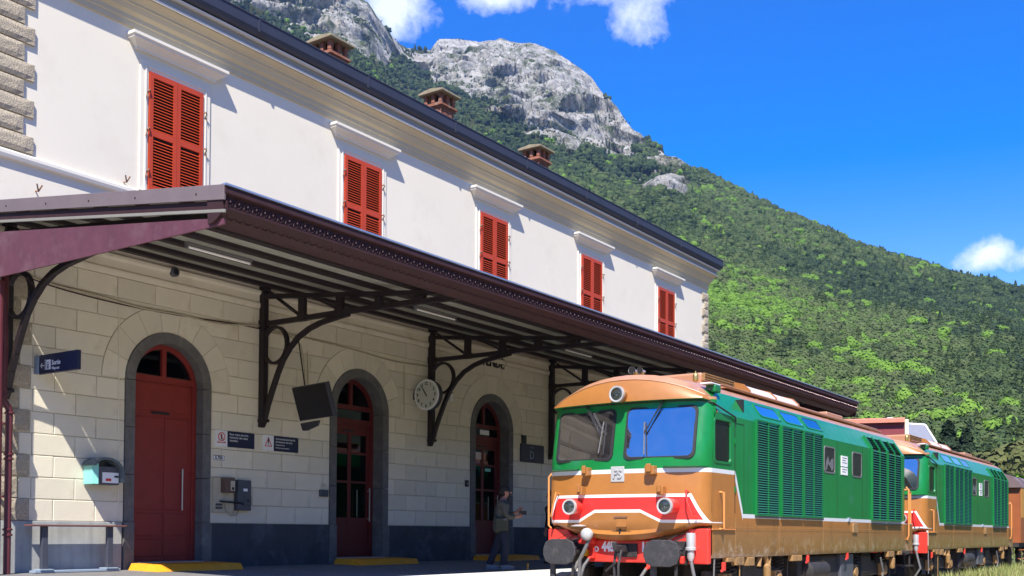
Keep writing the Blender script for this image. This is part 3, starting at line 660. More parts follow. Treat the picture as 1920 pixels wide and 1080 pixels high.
# ashlar courses
PITCH_Z = .343; BL = .745; RV = 1.3479
shared = {}
def block_mesh(L, Rr, h):
    """block outline: L and Rr are lists of (x, z) up the left and right edge, from z=0 to z=h; chamfered face"""
    x0 = min(p[0] for p in L); key = tuple(round(p[0]-x0, 3) for p in L)+tuple(round(p[0]-x0, 3) for p in Rr)
    if key in shared: return shared[key], x0
    P = [(p[0]-x0, p[1]) for p in L]+[(p[0]-x0, p[1]) for p in Rr[::-1]]
    Q = [P[0]]
    for p in P[1:]:
        if abs(p[0]-Q[-1][0])+abs(p[1]-Q[-1][1]) > .002: Q.append(p)
    if abs(Q[0][0]-Q[-1][0])+abs(Q[0][1]-Q[-1][1]) < .002: Q.pop()
    n = len(Q); cx = sum(p[0] for p in Q)/n; cz = sum(p[1] for p in Q)/n
    def inset(w):
        out_ = []
        for i in range(n):
            a, b, c = Vector(Q[i-1]), Vector(Q[i]), Vector(Q[(i+1) % n]); d1 = (b-a).normalized(); d2 = (c-b).normalized()
            n1 = Vector((d1.y, -d1.x)); n2 = Vector((d2.y, -d2.x)); m = (n1+n2); m = m.normalized() if m.length > 1e-4 else n1; k = w/max(.35, m.dot(n1)); out_.append(b+m*k)
        return out_
    B = inset(.0045); I = inset(.014)
    vs = [(p.x, .014, p.y) for p in B]+[(p.x, -.001, p.y) for p in B]+[(p.x, -.009, p.y) for p in I]; fs = []
    for i in range(n): j = (i+1) % n; fs += [(i, j, j+n, i+n), (i+n, j+n, j+2*n, i+2*n)]
    fs.append(tuple(range(2*n, 3*n))); m_ = MB().add(vs, fs).mesh('ashlar_block', 'ashlar'); shared[key] = m_; return m_, x0
far = MB()
nblk = 0
for row in range(12):
    z0 = 1.455+row*PITCH_Z; z1 = z0+PITCH_Z
    xl = 9.335 if row % 2 == 0 else 9.155; KS = [0, .25, .5, .75, 1]
    def lim(c, z):
        if z < DS+.001: return RV if z0 > DS-.1 else DR
        return sqrt(max(0, RV*RV-(z-DS)**2))
    def edge(c, sg): return [(c+sg*lim(c, z0+PITCH_Z*k), PITCH_Z*k) for k in KS] if z0 > DS-.1 else [(c+sg*DR, PITCH_Z*k) for k in KS]
    def straight(x): return [(x, PITCH_Z*k) for k in KS]
    spans = []; a = straight(xl)
    for c in DOORS+HID:
        if z0 > DS+RV-.02: continue
        spans.append((a, edge(c, -1))); a = edge(c, 1)
    spans.append((a, straight(BX1-.35)))
    for La, Rb in spans:
        lo = max(p[0] for p in La); hi = min(p[0] for p in Rb)
        off = (row % 2)*BL/2; k = math.ceil((lo+.18-9.0-off)/BL); cuts = []
        x = 9.0+off+k*BL
        while x < hi-.18: cuts.append(x); x += BL
        E_ = [La]+[straight(c_) for c_ in cuts]+[Rb]
        for i in range(len(E_)-1):
            m_, x0 = block_mesh(E_[i], E_[i+1], PITCH_Z); loc = (x0, YW+random.uniform(-.0025, .0025), z0)
            if x0 < 24.4: inst('ashlar_block', m_, st, loc); nblk += 1
            else:
                b = len(far.v); far.v += [(v.co.x+loc[0], v.co.y+loc[1], v.co.z+loc[2]) for v in m_.vertices]
                far.f += [tuple(q+b for q in f.vertices) for f in m_.polygons]; far.m += [0]*len(m_.polygons)
part('ashlar_courses', far, 'ashlar', st, kind='stuff')
# voussoirs
def wedge(r0, r1, a0, a1, name, mname, y0, y1, n=3, gap=.006):
    poly = [(r1*cos(a0+(a1-a0)*i/n), r1*sin(a0+(a1-a0)*i/n)) for i in range(n+1)]+[(r0*cos(a1+(a0-a1)*i/n), r0*sin(a1+(a0-a1)*i/n)) for i in range(n+1)]
    cx = sum(p[0] for p in poly)/len(poly); cz = sum(p[1] for p in poly)/len(poly)
    poly = [(p[0]+(cx-p[0])*gap*3, p[1]+(cz-p[1])*gap*3) for p in poly]
    return MB().prism(poly, 'y', y0, y1).mesh(name, mname)
vm = [wedge(DR+.004, RV-.004, pi*k/9, pi*(k+1)/9, 'voussoir', 'ashlar', -.009, .02) for k in range(9)]
for c in DOORS:
    for k in range(9): inst('voussoir', vm[k], st, (c, YW, DS))
nblk += 27; print('blocks', nblk)
# string mouldings under the canopy and at first floor
mb = MB(); mb.prism([(YW+.01, 5.573), (YW-.03, 5.573), (YW-.05, 5.64), (YW-.05, 5.68), (YW-.02, 5.70), (YW-.02, 5.83), (YW-.07, 5.87), (YW-.07, 5.92), (YW+.01, 5.96)], 'x', BX0, BX1)
part('string_moulding', mb, 'ashlar', st, label='cream moulding under the canopy roof')
mb = MB(); mb.prism([(YW+.01, 6.98), (YW-.06, 7.0), (YW-.075, 7.05), (YW-.075, 7.10), (YW-.02, 7.14), (YW+.01, 7.15)], 'x', BX0, BX1); part('string_moulding', mb, 'trim', st)
# cornice, gutter, roof
def ring_profile(prof):
    """profile (outward p, z) swept round front and both ends"""
    m_ = MB(); n = len(prof)
    path = lambda p: [(BX0-p, 26.7), (BX0-p, YW-p), (BX1+p, YW-p), (BX1+p, 26.7)]
    vs = []
    for p, z in prof: vs += [(x, y, z) for x, y in path(p)]
    fs = [(i*4+k, i*4+k+1, (i+1)*4+k+1, (i+1)*4+k) for i in range(n-1) for k in range(3)]
    return m_.add(vs, fs)
part('cornice', ring_profile([(-.02, 9.86), (.03, 9.87), (.03, 9.97), (.045, 9.985), (.045, 10.06), (.06, 10.08), (.10, 10.12), (.13, 10.20), (.15, 10.215), (.15, 10.25), (.19, 10.30), (.255, 10.345), (.255, 10.355), (-.02, 10.36)]), 'cornice', st)
part('lower_fillet', ring_profile([(-.02, 10.362), (.285, 10.362), (.285, 10.40), (-.02, 10.405)]), 'trim', st, label='lower white fillet of the cornice')
part('cornice_fascia', ring_profile([(-.02, 10.407), (.24, 10.407), (.24, 10.54), (-.02, 10.542)]), 'fasciashade', st, label='band between the two white fillets, gutter shade in its grey')
part('upper_fillet', ring_profile([(-.02, 10.544), (.32, 10.544), (.32, 10.578), (-.02, 10.59)]), 'trim', st, label='upper white fillet below the gutter')
part('gutter', ring_profile([(.25, 10.60), (.34, 10.60), (.39, 10.64), (.415, 10.71), (.42, 10.90), (.435, 10.91), (.43, 10.925), (.33, 10.925), (.33, 10.75), (.2, 10.72)]), 'gutter', st)
for x in np.arange(10.5, 34.5, 3.0): part('gutter_joint', MB().box(float(x), float(x)+.05, YW-.428, YW-.30, 10.66, 10.915), 'gutter', st)
mb = MB(); ry = 21.1; rz = 10.93+ (ry-YW)*.33
mb.add([(BX0-.35, YW-.33, 10.93), (BX1+.35, YW-.33, 10.93), (BX1-4, ry, rz), (BX0+4, ry, rz), (BX0-.35, 26.7, 10.93), (BX1+.35, 26.7, 10.93)], [(0, 1, 2, 3), (1, 5, 2), (5, 4, 3, 2), (4, 0, 3)])
part('roof', mb, 'rooftile', st)
# quoins
def rough_block(w, h, d, seed, cham=.02, nx=7, nz=4):
    rg = random.Random(seed); m_ = MB(); vs = []; fs = []
    for j in range(nz+1):
        for i in range(nx+1):
            e = (i in (0, nx)) or (j in (0, nz))
            vs.append((w*i/nx, -d+(0 if not e else cham)+(rg.uniform(-.004, .004) if not e else 0), h*j/nz))
    for j in range(nz):
        for i in range(nx): fs.append((j*(nx+1)+i, j*(nx+1)+i+1, (j+1)*(nx+1)+i+1, (j+1)*(nx+1)+i))
    b = len(vs); per = [(0, 0), (w, 0), (w, h), (0, h)]; vs += [(x, 0, z) for x, z in per]
    vs += [(x, -d+cham, z) for x, z in per]
    for i in range(4): j = (i+1) % 4; fs.append((b+i, b+j, b+4+j, b+4+i))
    return m_.add(vs, fs).mesh('quoin_stone', 'quoin')
qm = {}
zq = 7.165
for i in range(9):
    w = 1.07 if i % 2 == 0 else .90
    m_ = rough_block(w, .262, .06, i); inst('quoin_stone', m_, st, (BX0-.02, YW, zq+i*.285))
for i, (z0, z1) in enumerate([(1.47, 1.80), (1.82, 2.13), (2.16, 2.48), (2.51, 2.82), (2.86, 3.17), (3.20, 3.50), (3.53, 3.86), (3.88, 4.19), (4.22, 4.53), (4.56, 4.87), (4.90, 5.21), (5.24, 5.55)]):
    w = 1.085 if i % 2 == 0 else .90
    inst('quoin_stone', rough_block(w, z1-z0, .06, 40+i), st, (BX0-.02, YW+.006, z0))
for i in range(9):
    w = .50 if i % 2 == 0 else .34
    inst('quoin_stone', rough_block(w, .262, .06, 60+i, nx=4), st, (BX1+.02-w, YW, 7.165+i*.285))

# doors ------------------------------------------------------------
def arch_pts(cx, r, n=18, a0=0, a1=pi): return [(cx+r*cos(a0+(a1-a0)*i/n), DS+r*sin(a0+(a1-a0)*i/n)) for i in range(n+1)]
for di, c in enumerate(DOORS+HID):
    y0, y1 = YW-.035, YW+.36
    # dark stone surround: jamb stones and arch stones
    jm = MB().box(0, DR-DI, 0, y1-y0, 0, .795).mesh('jamb_stone', 'surround')
    for sx in (-1, 1):
        mb = MB(); mb.box(c+sx*DI, c+sx*(DR+.02), y0-.03, y1, .64, 1.46); part('jamb_base', mb, 'surround', st, bevel=.01)
        for k in range(3):
            o = inst('jamb_stone', jm, st, (c-DR if sx < 0 else c+DI, y0, 1.465+k*.805)); o.scale = (1, 1, .998)
    if di < 3 or True:
        am = [wedge(DI, DR, pi*k/5, pi*(k+1)/5, 'arch_stone', 'surround', 0, y1-y0, 5, .0015) for k in range(5)]
        for k in range(5): inst('arch_stone', am[k], st, (c, y0, DS))
    mb = MB(); mb.box(c-DI-.02, c+DI+.02, YW-.10, YW+.42, .60, .775); part('doorstep', mb, 'concrete', st, bevel=.012)
    # frame
    yd = YW+(.25 if di else .15); rf = DI-.002; rd = 'shaded_red_door' if di else 'red_door'
    fr = MB(); T_ = .085
    fr.box(c-rf, c-rf+T_, yd, yd+.09, .775, DS); fr.box(c+rf-T_, c+rf, yd, yd+.09, .775, DS)
    A = arch_pts(c, rf); B = arch_pts(c, rf-T_)
    for i in range(len(A)-1): fr.prism([A[i], A[i+1], B[i+1], B[i]], 'y', yd, yd+.09)
    fr.box(c-rf+T_, c+rf-T_, yd-.01, yd+.09, 3.93, 4.03)
    fr.box(c-.045, c+.045, yd-.008, yd+.09, 4.03, DS+rf-T_+.02)
    if di: fr.box(c-rf+T_, c+rf-T_, yd, yd+.09, 3.62, 3.74)
    door = part('door', fr, rd, st, bevel=.006)
    pane = MB(); Bp = arch_pts(c, rf-T_-.001, 14); pane.prism(Bp, 'y', yd+.05, yd+.056); part('fanlight_pane', pane, 'glass', door)
    lw = rf-T_
    if di == 0:
        lf = MB(); lf.box(c-lw, c+lw, yd+.03, yd+.085, .78, 3.93); part('door_leaf', lf, 'red_door', door)
        for pz0, pz1 in ((.86, 1.16), (1.22, 1.62), (1.68, 3.30)):
            for sx in (-1, 1):
                pn = MB(); x0, x1 = (c-lw+.05, c-.04) if sx < 0 else (c+.04, c+lw-.10)
                pn.box(x0, x1, yd+.012, yd+.031, pz0, pz1); part('door_panel', pn, 'red_door', door, bevel=.012)
        pn = MB().box(c-lw+.04, c+lw-.04, yd+.008, yd+.031, 3.42, 3.90); part('door_panel', pn, 'red_door', door, bevel=.015)
        pn = MB().box(c-.24, c+.12, yd-.005, yd+.009, 3.36, 3.40); part('letter_slot', pn, 'black', door)
        h = MB().tube([(c+.40, yd-.03, 1.68), (c+.40, yd-.03, 2.42)], .014, 8); h.tube([(c+.40, yd+.03, 1.75), (c+.40, yd-.03, 1.75)], .01, 6); h.tube([(c+.40, yd+.03, 2.35), (c+.40, yd-.03, 2.35)], .01, 6)
        part('handle', h, 'steel', door, True)
    else:
        lf = MB(); zt = 3.62
        for x0, x1 in ((c-lw, c-lw+.08), (c-.05, c+.05), (c+lw-.10, c+lw)): lf.box(x0, x1, yd+.03, yd+.085, .78, zt)
        for z0, z1 in ((.78, 1.62), (2.36, 2.41), (2.98, 3.03), (3.40, zt)):
            lf.box(c-lw+.08, c-.05, yd+.032, yd+.083, z0, z1); lf.box(c+.05, c+lw-.10, yd+.032, yd+.083, z0, z1)
        part('door_leaf', lf, rd, door, bevel=.005)
        for x0, x1 in ((c-lw+.08, c-.05), (c+.05, c+lw-.10)):
            for z0, z1 in ((1.62, 2.36), (2.41, 2.98), (3.03, 3.40)):
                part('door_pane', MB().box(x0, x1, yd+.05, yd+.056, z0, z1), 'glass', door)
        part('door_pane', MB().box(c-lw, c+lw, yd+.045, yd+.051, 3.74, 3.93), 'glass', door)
        part('letter_slot', MB().box(c-.22, c+.12, yd+.018, yd+.03, 3.46, 3.50), 'black', door)
        h = MB().tube([(c+lw-.05, yd-.03, 1.54), (c+lw-.05, yd-.03, 2.27)], .014, 8); h.tube([(c+lw-.05, yd+.03, 1.6), (c+lw-.05, yd-.03, 1.6)], .01, 6); h.tube([(c+lw-.05, yd+.03, 2.2), (c+lw-.05, yd-.03, 2.2)], .01, 6)
        part('handle', h, 'steel', door, True)
        h = MB().tube([(c+.20, yd-.01, 1.64), (c+.20, yd-.01, 2.22)], .010, 6); part('handle', h, 'steel', door, True)
        if di == 2:
            for x0, x1, z0, z1, mm in ((c-.30, c-.05, 3.15, 3.33, 'whitetank'), (c+.12, c+.36, 2.86, 2.94, 'mint'), (c-.10, c+.28, 3.78, 3.90, 'white')):  # white piece in the transom imitates a window reflected in the glass
                part('notice', MB().box(x0, x1, yd+.040, yd+.044, z0, z1), mm, door)

# windows ----------------------------------------------------------
WX = [11.98, 16.81, 21.63, 26.46, 31.24]
def slat_mesh(w):
    m_ = MB(); a = radians(38); dy, dz = .019, .0165
    m_.prism([(.0-dy, -dz), (.0-dy+.006, -dz-.004), (dy, dz-.004), (dy-.006, dz)], 'x', 0, w)
    return m_.mesh('slat', 'shutter')
SL = slat_mesh(.415)
for wi, c in enumerate(WX):
    z0, z1 = 7.16, 9.24; w = .57
    fr = MB(); zt = 9.42; yo = YW-.028
    for x0, x1, a, b in ((c-.745, c-w-.012, 7.15, zt), (c+w+.012, c+.745, 7.15, zt), (c-w-.012, c+w+.012, z1+.012, zt)): fr.box(x0, x1, yo, YW+.001, a, b)
    win = part('window', fr, 'stucco', st, bevel=.006)
    # raised fillet round the opening
    fl = MB()
    for x0, x1, a, b in ((c-.65, c-.625, 7.15, z1+.075), (c+.625, c+.65, 7.15, z1+.075), (c-.65, c+.65, z1+.075, z1+.10)): fl.box(x0, x1, yo-.015, yo+.001, a, b)
    part('window_moulding', fl, 'trim', win)
    sill = MB().box(c-.70, c+.70, YW-.10, YW+.001, 7.06, 7.155); part('sill', sill, 'trim', win, bevel=.01)
    hd = MB(); prof = [(0, 9.54), (.05, 9.54), (.06, 9.58), (.10, 9.61), (.15, 9.655), (.19, 9.67), (.19, 9.70), (.215, 9.715), (.215, 9.765), (0, 9.80)]
    vs = []
    for p, z in prof: vs += [(c-.80-p, YW+.001, z), (c-.80-p, YW-p, z), (c+.80+p, YW-p, z), (c+.80+p, YW+.001, z)]
    fs = [(i*4+k, i*4+k+1, (i+1)*4+k+1, (i+1)*4+k) for i in range(len(prof)-1) for k in range(3)]
    hd.add(vs, fs); part('window_hood', hd, 'trim', win)
    for sx in (-1, 1):
        x0 = c-w if sx < 0 else c+.004; x1 = c-.004 if sx < 0 else c+w
        lf = MB(); ya, yb = YW-.055, YW-.012; zm = 8.19
        lf.box(x0, x0+.075, ya, yb, z0, z1); lf.box(x1-.075, x1, ya, yb, z0, z1)
        for a, b in ((z0, z0+.10), (zm-.055, zm+.055), (z1-.09, z1)): lf.box(x0+.075, x1-.075, ya, yb, a, b)
        lf.box(x0+.075, x1-.075, YW-.010, YW-.004, z0+.1, z1-.09, 1)
        sh = part('shutter_leaf', lf, ['shutter', 'dark'], st, bevel=0)
        zs = list(np.arange(z0+.125, zm-.065, .0525))+list(np.arange(zm+.08, z1-.10, .0525))
        if wi < 3:
            for z in zs: inst('slat', SL, sh, (x0+.076, YW-.034, z))
        else:
            sm = MB()
            for z in zs:
                b = len(sm.v); sm.v += [(v.co.x+x0+.076, v.co.y+YW-.034, v.co.z+z) for v in SL.vertices]
                sm.f += [tuple(q+b for q in f.vertices) for f in SL.polygons]; sm.m += [0]*len(SL.polygons)
            part('slats', sm, 'shutter', sh, kind='stuff')
        xe = x0 if sx < 0 else x1
        for zh in (8.88, 8.22, 7.5):
            hk = MB(); hk.tube([(xe, YW-.06, zh), (xe+sx*.03, YW-.09, zh+.02), (xe+sx*.06, YW-.08, zh-.01), (xe+sx*.05, YW-.05, zh-.04), (xe+sx*.085, YW-.06, zh-.13)], [.016, .014, .012, .010, .008], 6)
            part('shutter_hinge', hk, 'hook', sh, True)

# chimneys ----------------------------------------------------------
for ci, (cx, cy, zt) in enumerate([(18.35, 18.1, 13.10), (22.55, 18.1, 13.28), (27.35, 18.1, 13.22)]):
    core = MB().box(cx-.27, cx+.27, cy-.27, cy+.27, 11.4, zt-.52); ch = part('chimney', core, 'brick', st)
    zb = zt-.52
    # courses of bricks round the shaft
    bm_x = MB().box(0, .225, 0, .02, 0, .062).mesh('brick', 'brick')
    for cz in range(5):
        z = zb-.07*(cz+1)
        for k in range(2):
            o_ = (cz % 2)*.115
            inst('brick', bm_x, ch, (cx-.29+k*.24+o_*(k < 1)-.04*(k>1), cy-.288, z))
            inst('brick', bm_x, ch, (cx-.288, cy+.29-k*.24-o_*(k < 1), z), rot=(0, 0, -pi/2))
    mb = MB().box(cx-.31, cx+.31, cy-.31, cy+.31, zb, zb+.05); mb.box(cx-.35, cx+.35, cy-.35, cy+.35, zb+.05, zb+.11); mb.box(cx-.30, cx+.30, cy-.30, cy+.30, zb+.11, zb+.16)
    part('corbel', mb, 'brick', ch, bevel=.01)
    for px in (-.25, .0, .25):
        for py in (-.25, .25):
            part('pillar', MB().box(cx+px-.055, cx+px+.055, cy+py-.055, cy+py+.055, zb+.16, zt-.12), 'brick', ch, bevel=.015)
    for py in (0,):
        for px in (-.25, .25): part('pillar', MB().box(cx+px-.055, cx+px+.055, cy+py-.055, cy+py+.055, zb+.16, zt-.12), 'brick', ch, bevel=.015)
    part('flue', MB().box(cx-.15, cx+.15, cy-.15, cy+.15, zb+.16, zt-.13), 'dark', ch)
    cp = MB().prism([(cy-.42, zt-.12), (cy+.42, zt-.12), (cy+.42, zt-.06), (cy, zt+.0), (cy-.42, zt-.06)], 'x', cx-.42, cx+.42); part('chimney_cap', cp, 'brickcap', ch, bevel=.012)

# lettering of the station name on the wall
tm = textmesh('TENDE', .36, 'black', .86, .012, 'CENTER', .006)
inst('name_lettering', tm, st, (21.62, YW-.022, 5.60-.02), R_WALL)

# ------------------------------------------------------------------ canopy
CX0, CX1 = 8.42, 33.3
cn = thing('platform_canopy', 'long dark plum iron canopy on curved brackets along the station front', 'canopy', (20.9, 15.6, 3.3))
def top_z(y): return 5.43+(y-10.0)*.136
mb = MB(); mb.prism([(10.03, top_z(10.03)-.06), (10.03, top_z(10.03)-.01), (YW-.002, top_z(YW)-.01), (YW-.002, top_z(YW)-.06)], 'x', CX0, CX1); part('roof_sheet', mb, 'flash', cn)
# ceiling boards between the purlins
PY = [10.85, 11.75, 12.65, 13.55, 14.5, 15.38]
for i in range(len(PY)):
    a = PY[i-1]+.06 if i else 10.3; b = PY[i]-.06
    for k, x0 in enumerate(np.arange(CX0+.05, CX1-.1, 4.15)):
        x1 = min(x0+4.14, CX1-.02)
        mb = MB().prism([(a, top_z(a)-.12), (a, top_z(a)-.09), (b, top_z(b)-.09), (b, top_z(b)-.12)], 'x', float(x0), float(x1)); part('ceiling_board', mb, 'ceiling', cn)
for y in PY:
    mb = MB().box(CX0+.03, CX1-.02, y-.06, y+.06, top_z(y)-.20, top_z(y)-.062); part('purlin', mb, 'blackiron', cn, bevel=.01)
# gutter-like eave fascia
mb = MB(); ev = [(10.00, 5.43), (9.985, 5.40), (9.985, 5.345), (10.01, 5.335), (10.035, 5.33), (10.035, 5.20), (10.015, 5.19), (10.015, 5.165), (10.06, 5.12), (10.13, 5.06), (10.22, 5.02), (10.30, 5.01), (10.32, 5.30), (10.05, 5.41)]
mb.prism(ev, 'x', CX0-.02, CX1); part('eave_fascia', mb, 'iron', cn, True)
mb = MB().box(CX0-.03, CX1+.01, 9.968, 10.06, 5.432, 5.456); part('drip_edge', mb, 'zincedge', cn)
sm = MB()
pts = [(-.055, 5.215), (-.045, 5.29), (-.01, 5.305), (.022, 5.285), (.020, 5.255), (-.005, 5.25)]
sm.tube([(x, 10.03, z-5.2) for x, z in pts], [.011, .012, .012, .010, .008, .006], 5); sm.tube([(-.055, 10.03, .015), (-.015, 10.03, .0), (.035, 10.03, .03), (.065, 10.03, .10)], .008, 5)
SCR = sm.mesh('scroll', 'iron', smooth=True)
STD = MB().ball((0, 0, 0), .0135, 8).mesh('stud', 'stud', smooth=True)
x = CX0+.08; i = 0
while x < CX1-.05:
    o = inst('scroll_ornament', SCR, cn, (x, 0, 5.2)); s_ = inst('stud', STD, o, (x, 10.018, 5.262)); s_.parent = o; s_.location = (0, 10.018, .062)
    x += .1365; i += 1
print('scrolls', i)
mb = MB()
for k in range(180):
    x = CX0+.08+k*.1365; mb.tube([(x, 10.075, 5.105), (x+.03, 10.10, 5.075), (x+.09, 10.11, 5.07), (x+.12, 10.09, 5.09)], .007, 4)
part('lower_scrollwork', mb, 'iron', cn, kind='stuff')
# gable end
zt0, zt1 = top_z(10.02), top_z(YW)
def gab(dz0, dz1, x0, x1): return MB().prism([(10.0, zt0-dz1), (10.0, zt0-dz0), (YW-.001, zt1-dz0), (YW-.001, zt1-dz1)], 'x', x0, x1)
part('end_flashing', gab(-.008, .175, CX0-.035, CX0-.004), 'flash', cn, bevel=.004)
part('end_shadow_board', gab(.178, .29, CX0+.005, CX0+.03), 'iron', cn)
part('end_bead', gab(.285, .325, CX0-.022, CX0+.004), 'beadgrey', cn, bevel=.004)
mb = MB().prism([(10.06, 4.985), (10.06, 5.06), (YW-.001, 5.735), (YW-.001, 4.995)], 'x', CX0+.02, CX0+.045); part('gable_plate', mb, 'plum', cn)
for y in (10.5, 11.7, 12.7, 13.7, 14.7): part('end_bolt', MB().lathe([(.012, 0), (.012, .008), (.004, .012)], (CX0-.034, y, top_z(y)-.09), (-1, 0, 0), 8), 'iron', cn)
part('far_gable_plate', MB().prism([(10.06, 4.985), (10.06, 5.3), (YW-.001, 5.95), (YW-.001, 4.995)], 'x', CX1-.045, CX1-.02), 'iron', cn)
def bracket(bx):
    t = .045; x0, x1 = bx-t, bx+t
    post = MB().box(bx-.06, bx+.06, YW-.15, YW-.052 if False else YW-.012, 3.42, 6.0)
    post.prism([(YW-.15, 3.42), (YW-.012, 3.42), (YW-.012, 3.30), (YW-.08, 3.30)], 'x', bx-.06, bx+.06)
    post.box(bx-.075, bx+.075, YW-.19, YW-.012, 3.40, 3.46); post.box(bx-.08, bx+.08, YW-.18, YW-.012, 5.20, 5.36); post.box(bx-.07, bx+.07, YW-.20, YW-.012, 5.92, 6.0)
    br = part('bracket', post, 'blackiron', cn, bevel=.01)
    cur = [(15.47, 3.46), (15.38, 3.72), (15.27, 3.98), (15.12, 4.30), (14.98, 4.55), (14.80, 4.76), (14.58, 4.94), (14.30, 5.07), (14.0, 5.15), (13.55, 5.21), (13.3, 5.24)]
    part('curved_strut', MB().ribbon(cur, .085, x0, x1), 'blackiron', br, bevel=.008)
    rg = [(15.20+.325*cos(2*pi*i/28), 4.85+.345*sin(2*pi*i/28)) for i in range(29)]
    part('ring', MB().ribbon(rg, .05, x0, x1), 'blackiron', br)
    part('tie_beam', MB().ribbon([(YW-.01, 5.28), (14.5, 5.28), (13.2, 5.285), (12.0, 5.27), (10.9, 5.235), (10.3, 5.20)], .085, x0-.005, x1+.005), 'blackiron', br)
    part('top_beam', MB().ribbon([(YW-.16, top_z(15.4)-.36), (10.3, top_z(10.3)-.20)], .08, x0-.01, x1+.01), 'blackiron', br)
    for y in (14.48, 13.52, 12.58, 11.64):
        zt = top_z(y)-.32
        if zt > 5.36: part('upright', MB().box(x0-.004, x1+.004, y-.075, y+.075, 5.31, zt), 'blackiron', br, bevel=.01)
        part('upright_foot', MB().box(x0-.01, x1+.01, y-.10, y+.10, 5.23, 5.36), 'blackiron', br, bevel=.01)
    for (ya, za), (yb, zb) in (((15.36, 5.88), (14.60, 5.38)), ((14.36, 5.72), (13.62, 5.38)), ((13.40, 5.60), (12.70, 5.36))):
        part('diagonal', MB().ribbon([(ya, za), (yb, zb)], .045, x0+.01, x1-.01), 'blackiron', br)
for bx in (8.90, 14.02, 19.12, 24.27, 29.4): bracket(bx)
# lamp tubes under the canopy
for x0, lab in ((10.25, 'fluorescent tube under the canopy near its open end'), (15.55, 'fluorescent tube under the canopy between first and second curved bracket'), (20.9, 'fluorescent tube under the canopy, third from its open end')):
    y = 13.02; z = 5.56
    t = thing('tube_lamp', lab, 'lamp', (x0+.6, y, z), 'tube lamps under the canopy')
    part('tube', MB().tube([(x0, y, z), (x0+1.2, y, z)], .022, 10), 'tube', t, True)
    m_ = MB().box(x0-.03, x0+1.23, y-.045, y+.045, z+.03, z+.07); m_.box(x0-.03, x0-.0, y-.03, y+.03, z-.03, z+.03); m_.box(x0+1.2, x0+1.23, y-.03, y+.03, z-.03, z+.03)
    part('housing', m_, 'hose_grey', t, bevel=.006)

# rainwater pipe with collars at the corner
pp = thing('downpipe', 'oxblood cast downpipe with collars standing before the left corner quoins', 'drainpipe', (8.83, 15.30, .6))
part('pipe', MB().tube([(8.83, 15.30, .45), (8.83, 15.30, 3.08), (8.82, 15.30, 3.14), (8.74, 15.30, 3.24), (8.73, 15.30, 3.3), (8.73, 15.30, 5.3)], .052, 14), 'pipe', pp, True)
for z, xx in ((1.22, 8.83), (1.30, 8.83), (2.36, 8.83), (2.43, 8.83), (3.05, 8.83), (3.32, 8.73)):
    part('collar', MB().lathe([(.055, 0), (.072, .008), (.072, .03), (.055, .038)], (xx, 15.30, z), (0, 0, 1), 14), 'pipe', pp, True)
for z in (1.8, 2.9): part('wall_clamp', MB().box(8.80, 8.86, 15.33, YW-.05, z, z+.03), 'pipe', pp)
part('side_column', MB().tube([(8.60, 15.2, .5), (8.60, 15.2, 5.0)], .06, 12), 'pipe', pp, True)

# cables and conduits on the wall
def wire(name, pts, r, m_, lab, cat='cable'):
    P = [Vector(p) for p in pts]; out_ = []
    for i in range(len(P)-1):
        p0, p1, p2, p3 = P[max(i-1, 0)], P[i], P[i+1], P[min(i+2, len(P)-1)]
        for k in range(5):
            t = k/5; out_.append(.5*((2*p1)+(p2-p0)*t+(2*p0-5*p1+4*p2-p3)*t*t+(3*p1-p0-3*p2+p3)*t**3))
    out_.append(P[-1]); return single(name, MB().tube(out_, r, 6), m_, lab, cat, base=P[0], smooth=True)
wire('wall_cable', [(9.0, 15.52, 5.33), (9.5, 15.54, 5.21), (10.5, 15.555, 5.17), (11.3, 15.555, 5.12), (12.1, 15.555, 5.14), (13.0, 15.555, 5.13), (13.9, 15.52, 5.24)], .016, 'cable', 'cream cable sagging along the wall above the first red door')
wire('wall_cable', [(9.0, 15.53, 5.26), (9.8, 15.565, 5.16), (11.0, 15.565, 5.11), (12.2, 15.565, 5.13), (13.2, 15.56, 5.18), (13.95, 15.53, 5.18)], .010, 'iron', 'thin dark cable running below the cream cable over the first door')
wire('wall_cable', [(14.1, 15.52, 5.20), (15.2, 15.55, 5.19), (16.4, 15.565, 5.17), (17.8, 15.565, 5.10), (19.0, 15.55, 5.13)], .013, 'cable', 'cable along the wall between the first and second curved bracket')
wire('wall_cable', [(14.2, 15.55, 5.16), (14.75, 15.55, 5.15), (15.02, 15.55, 5.02), (15.12, 15.55, 4.6), (15.14, 15.52, 4.15), (14.9, 15.1, 4.05)], .013, 'cable', 'bent cable dropping down to the hanging departure screen')
wire('wall_cable', [(15.22, 15.565, 4.95), (15.24, 15.565, 4.5), (15.24, 15.565, 4.1)], .010, 'cable', 'straight conduit behind the hanging departure screen')
wire('wall_cable', [(18.2, 15.565, 5.05), (18.2, 15.565, 4.6), (18.21, 15.565, 3.9)], .009, 'cable', 'thin vertical conduit between the second door and the clock')
wire('wall_cable', [(10.88, 15.58, 5.05), (10.9, 15.58, 3.5), (10.92, 15.58, 1.5)], .012, 'ashlar', 'painted vertical conduit between ticket validator and first red door')
wire('wall_cable', [(21.95, 15.56, 5.45), (22.1, 15.50, 5.6), (21.9, 15.52, 5.75)], .010, 'cable', 'loose cable crossing the black station name letters')

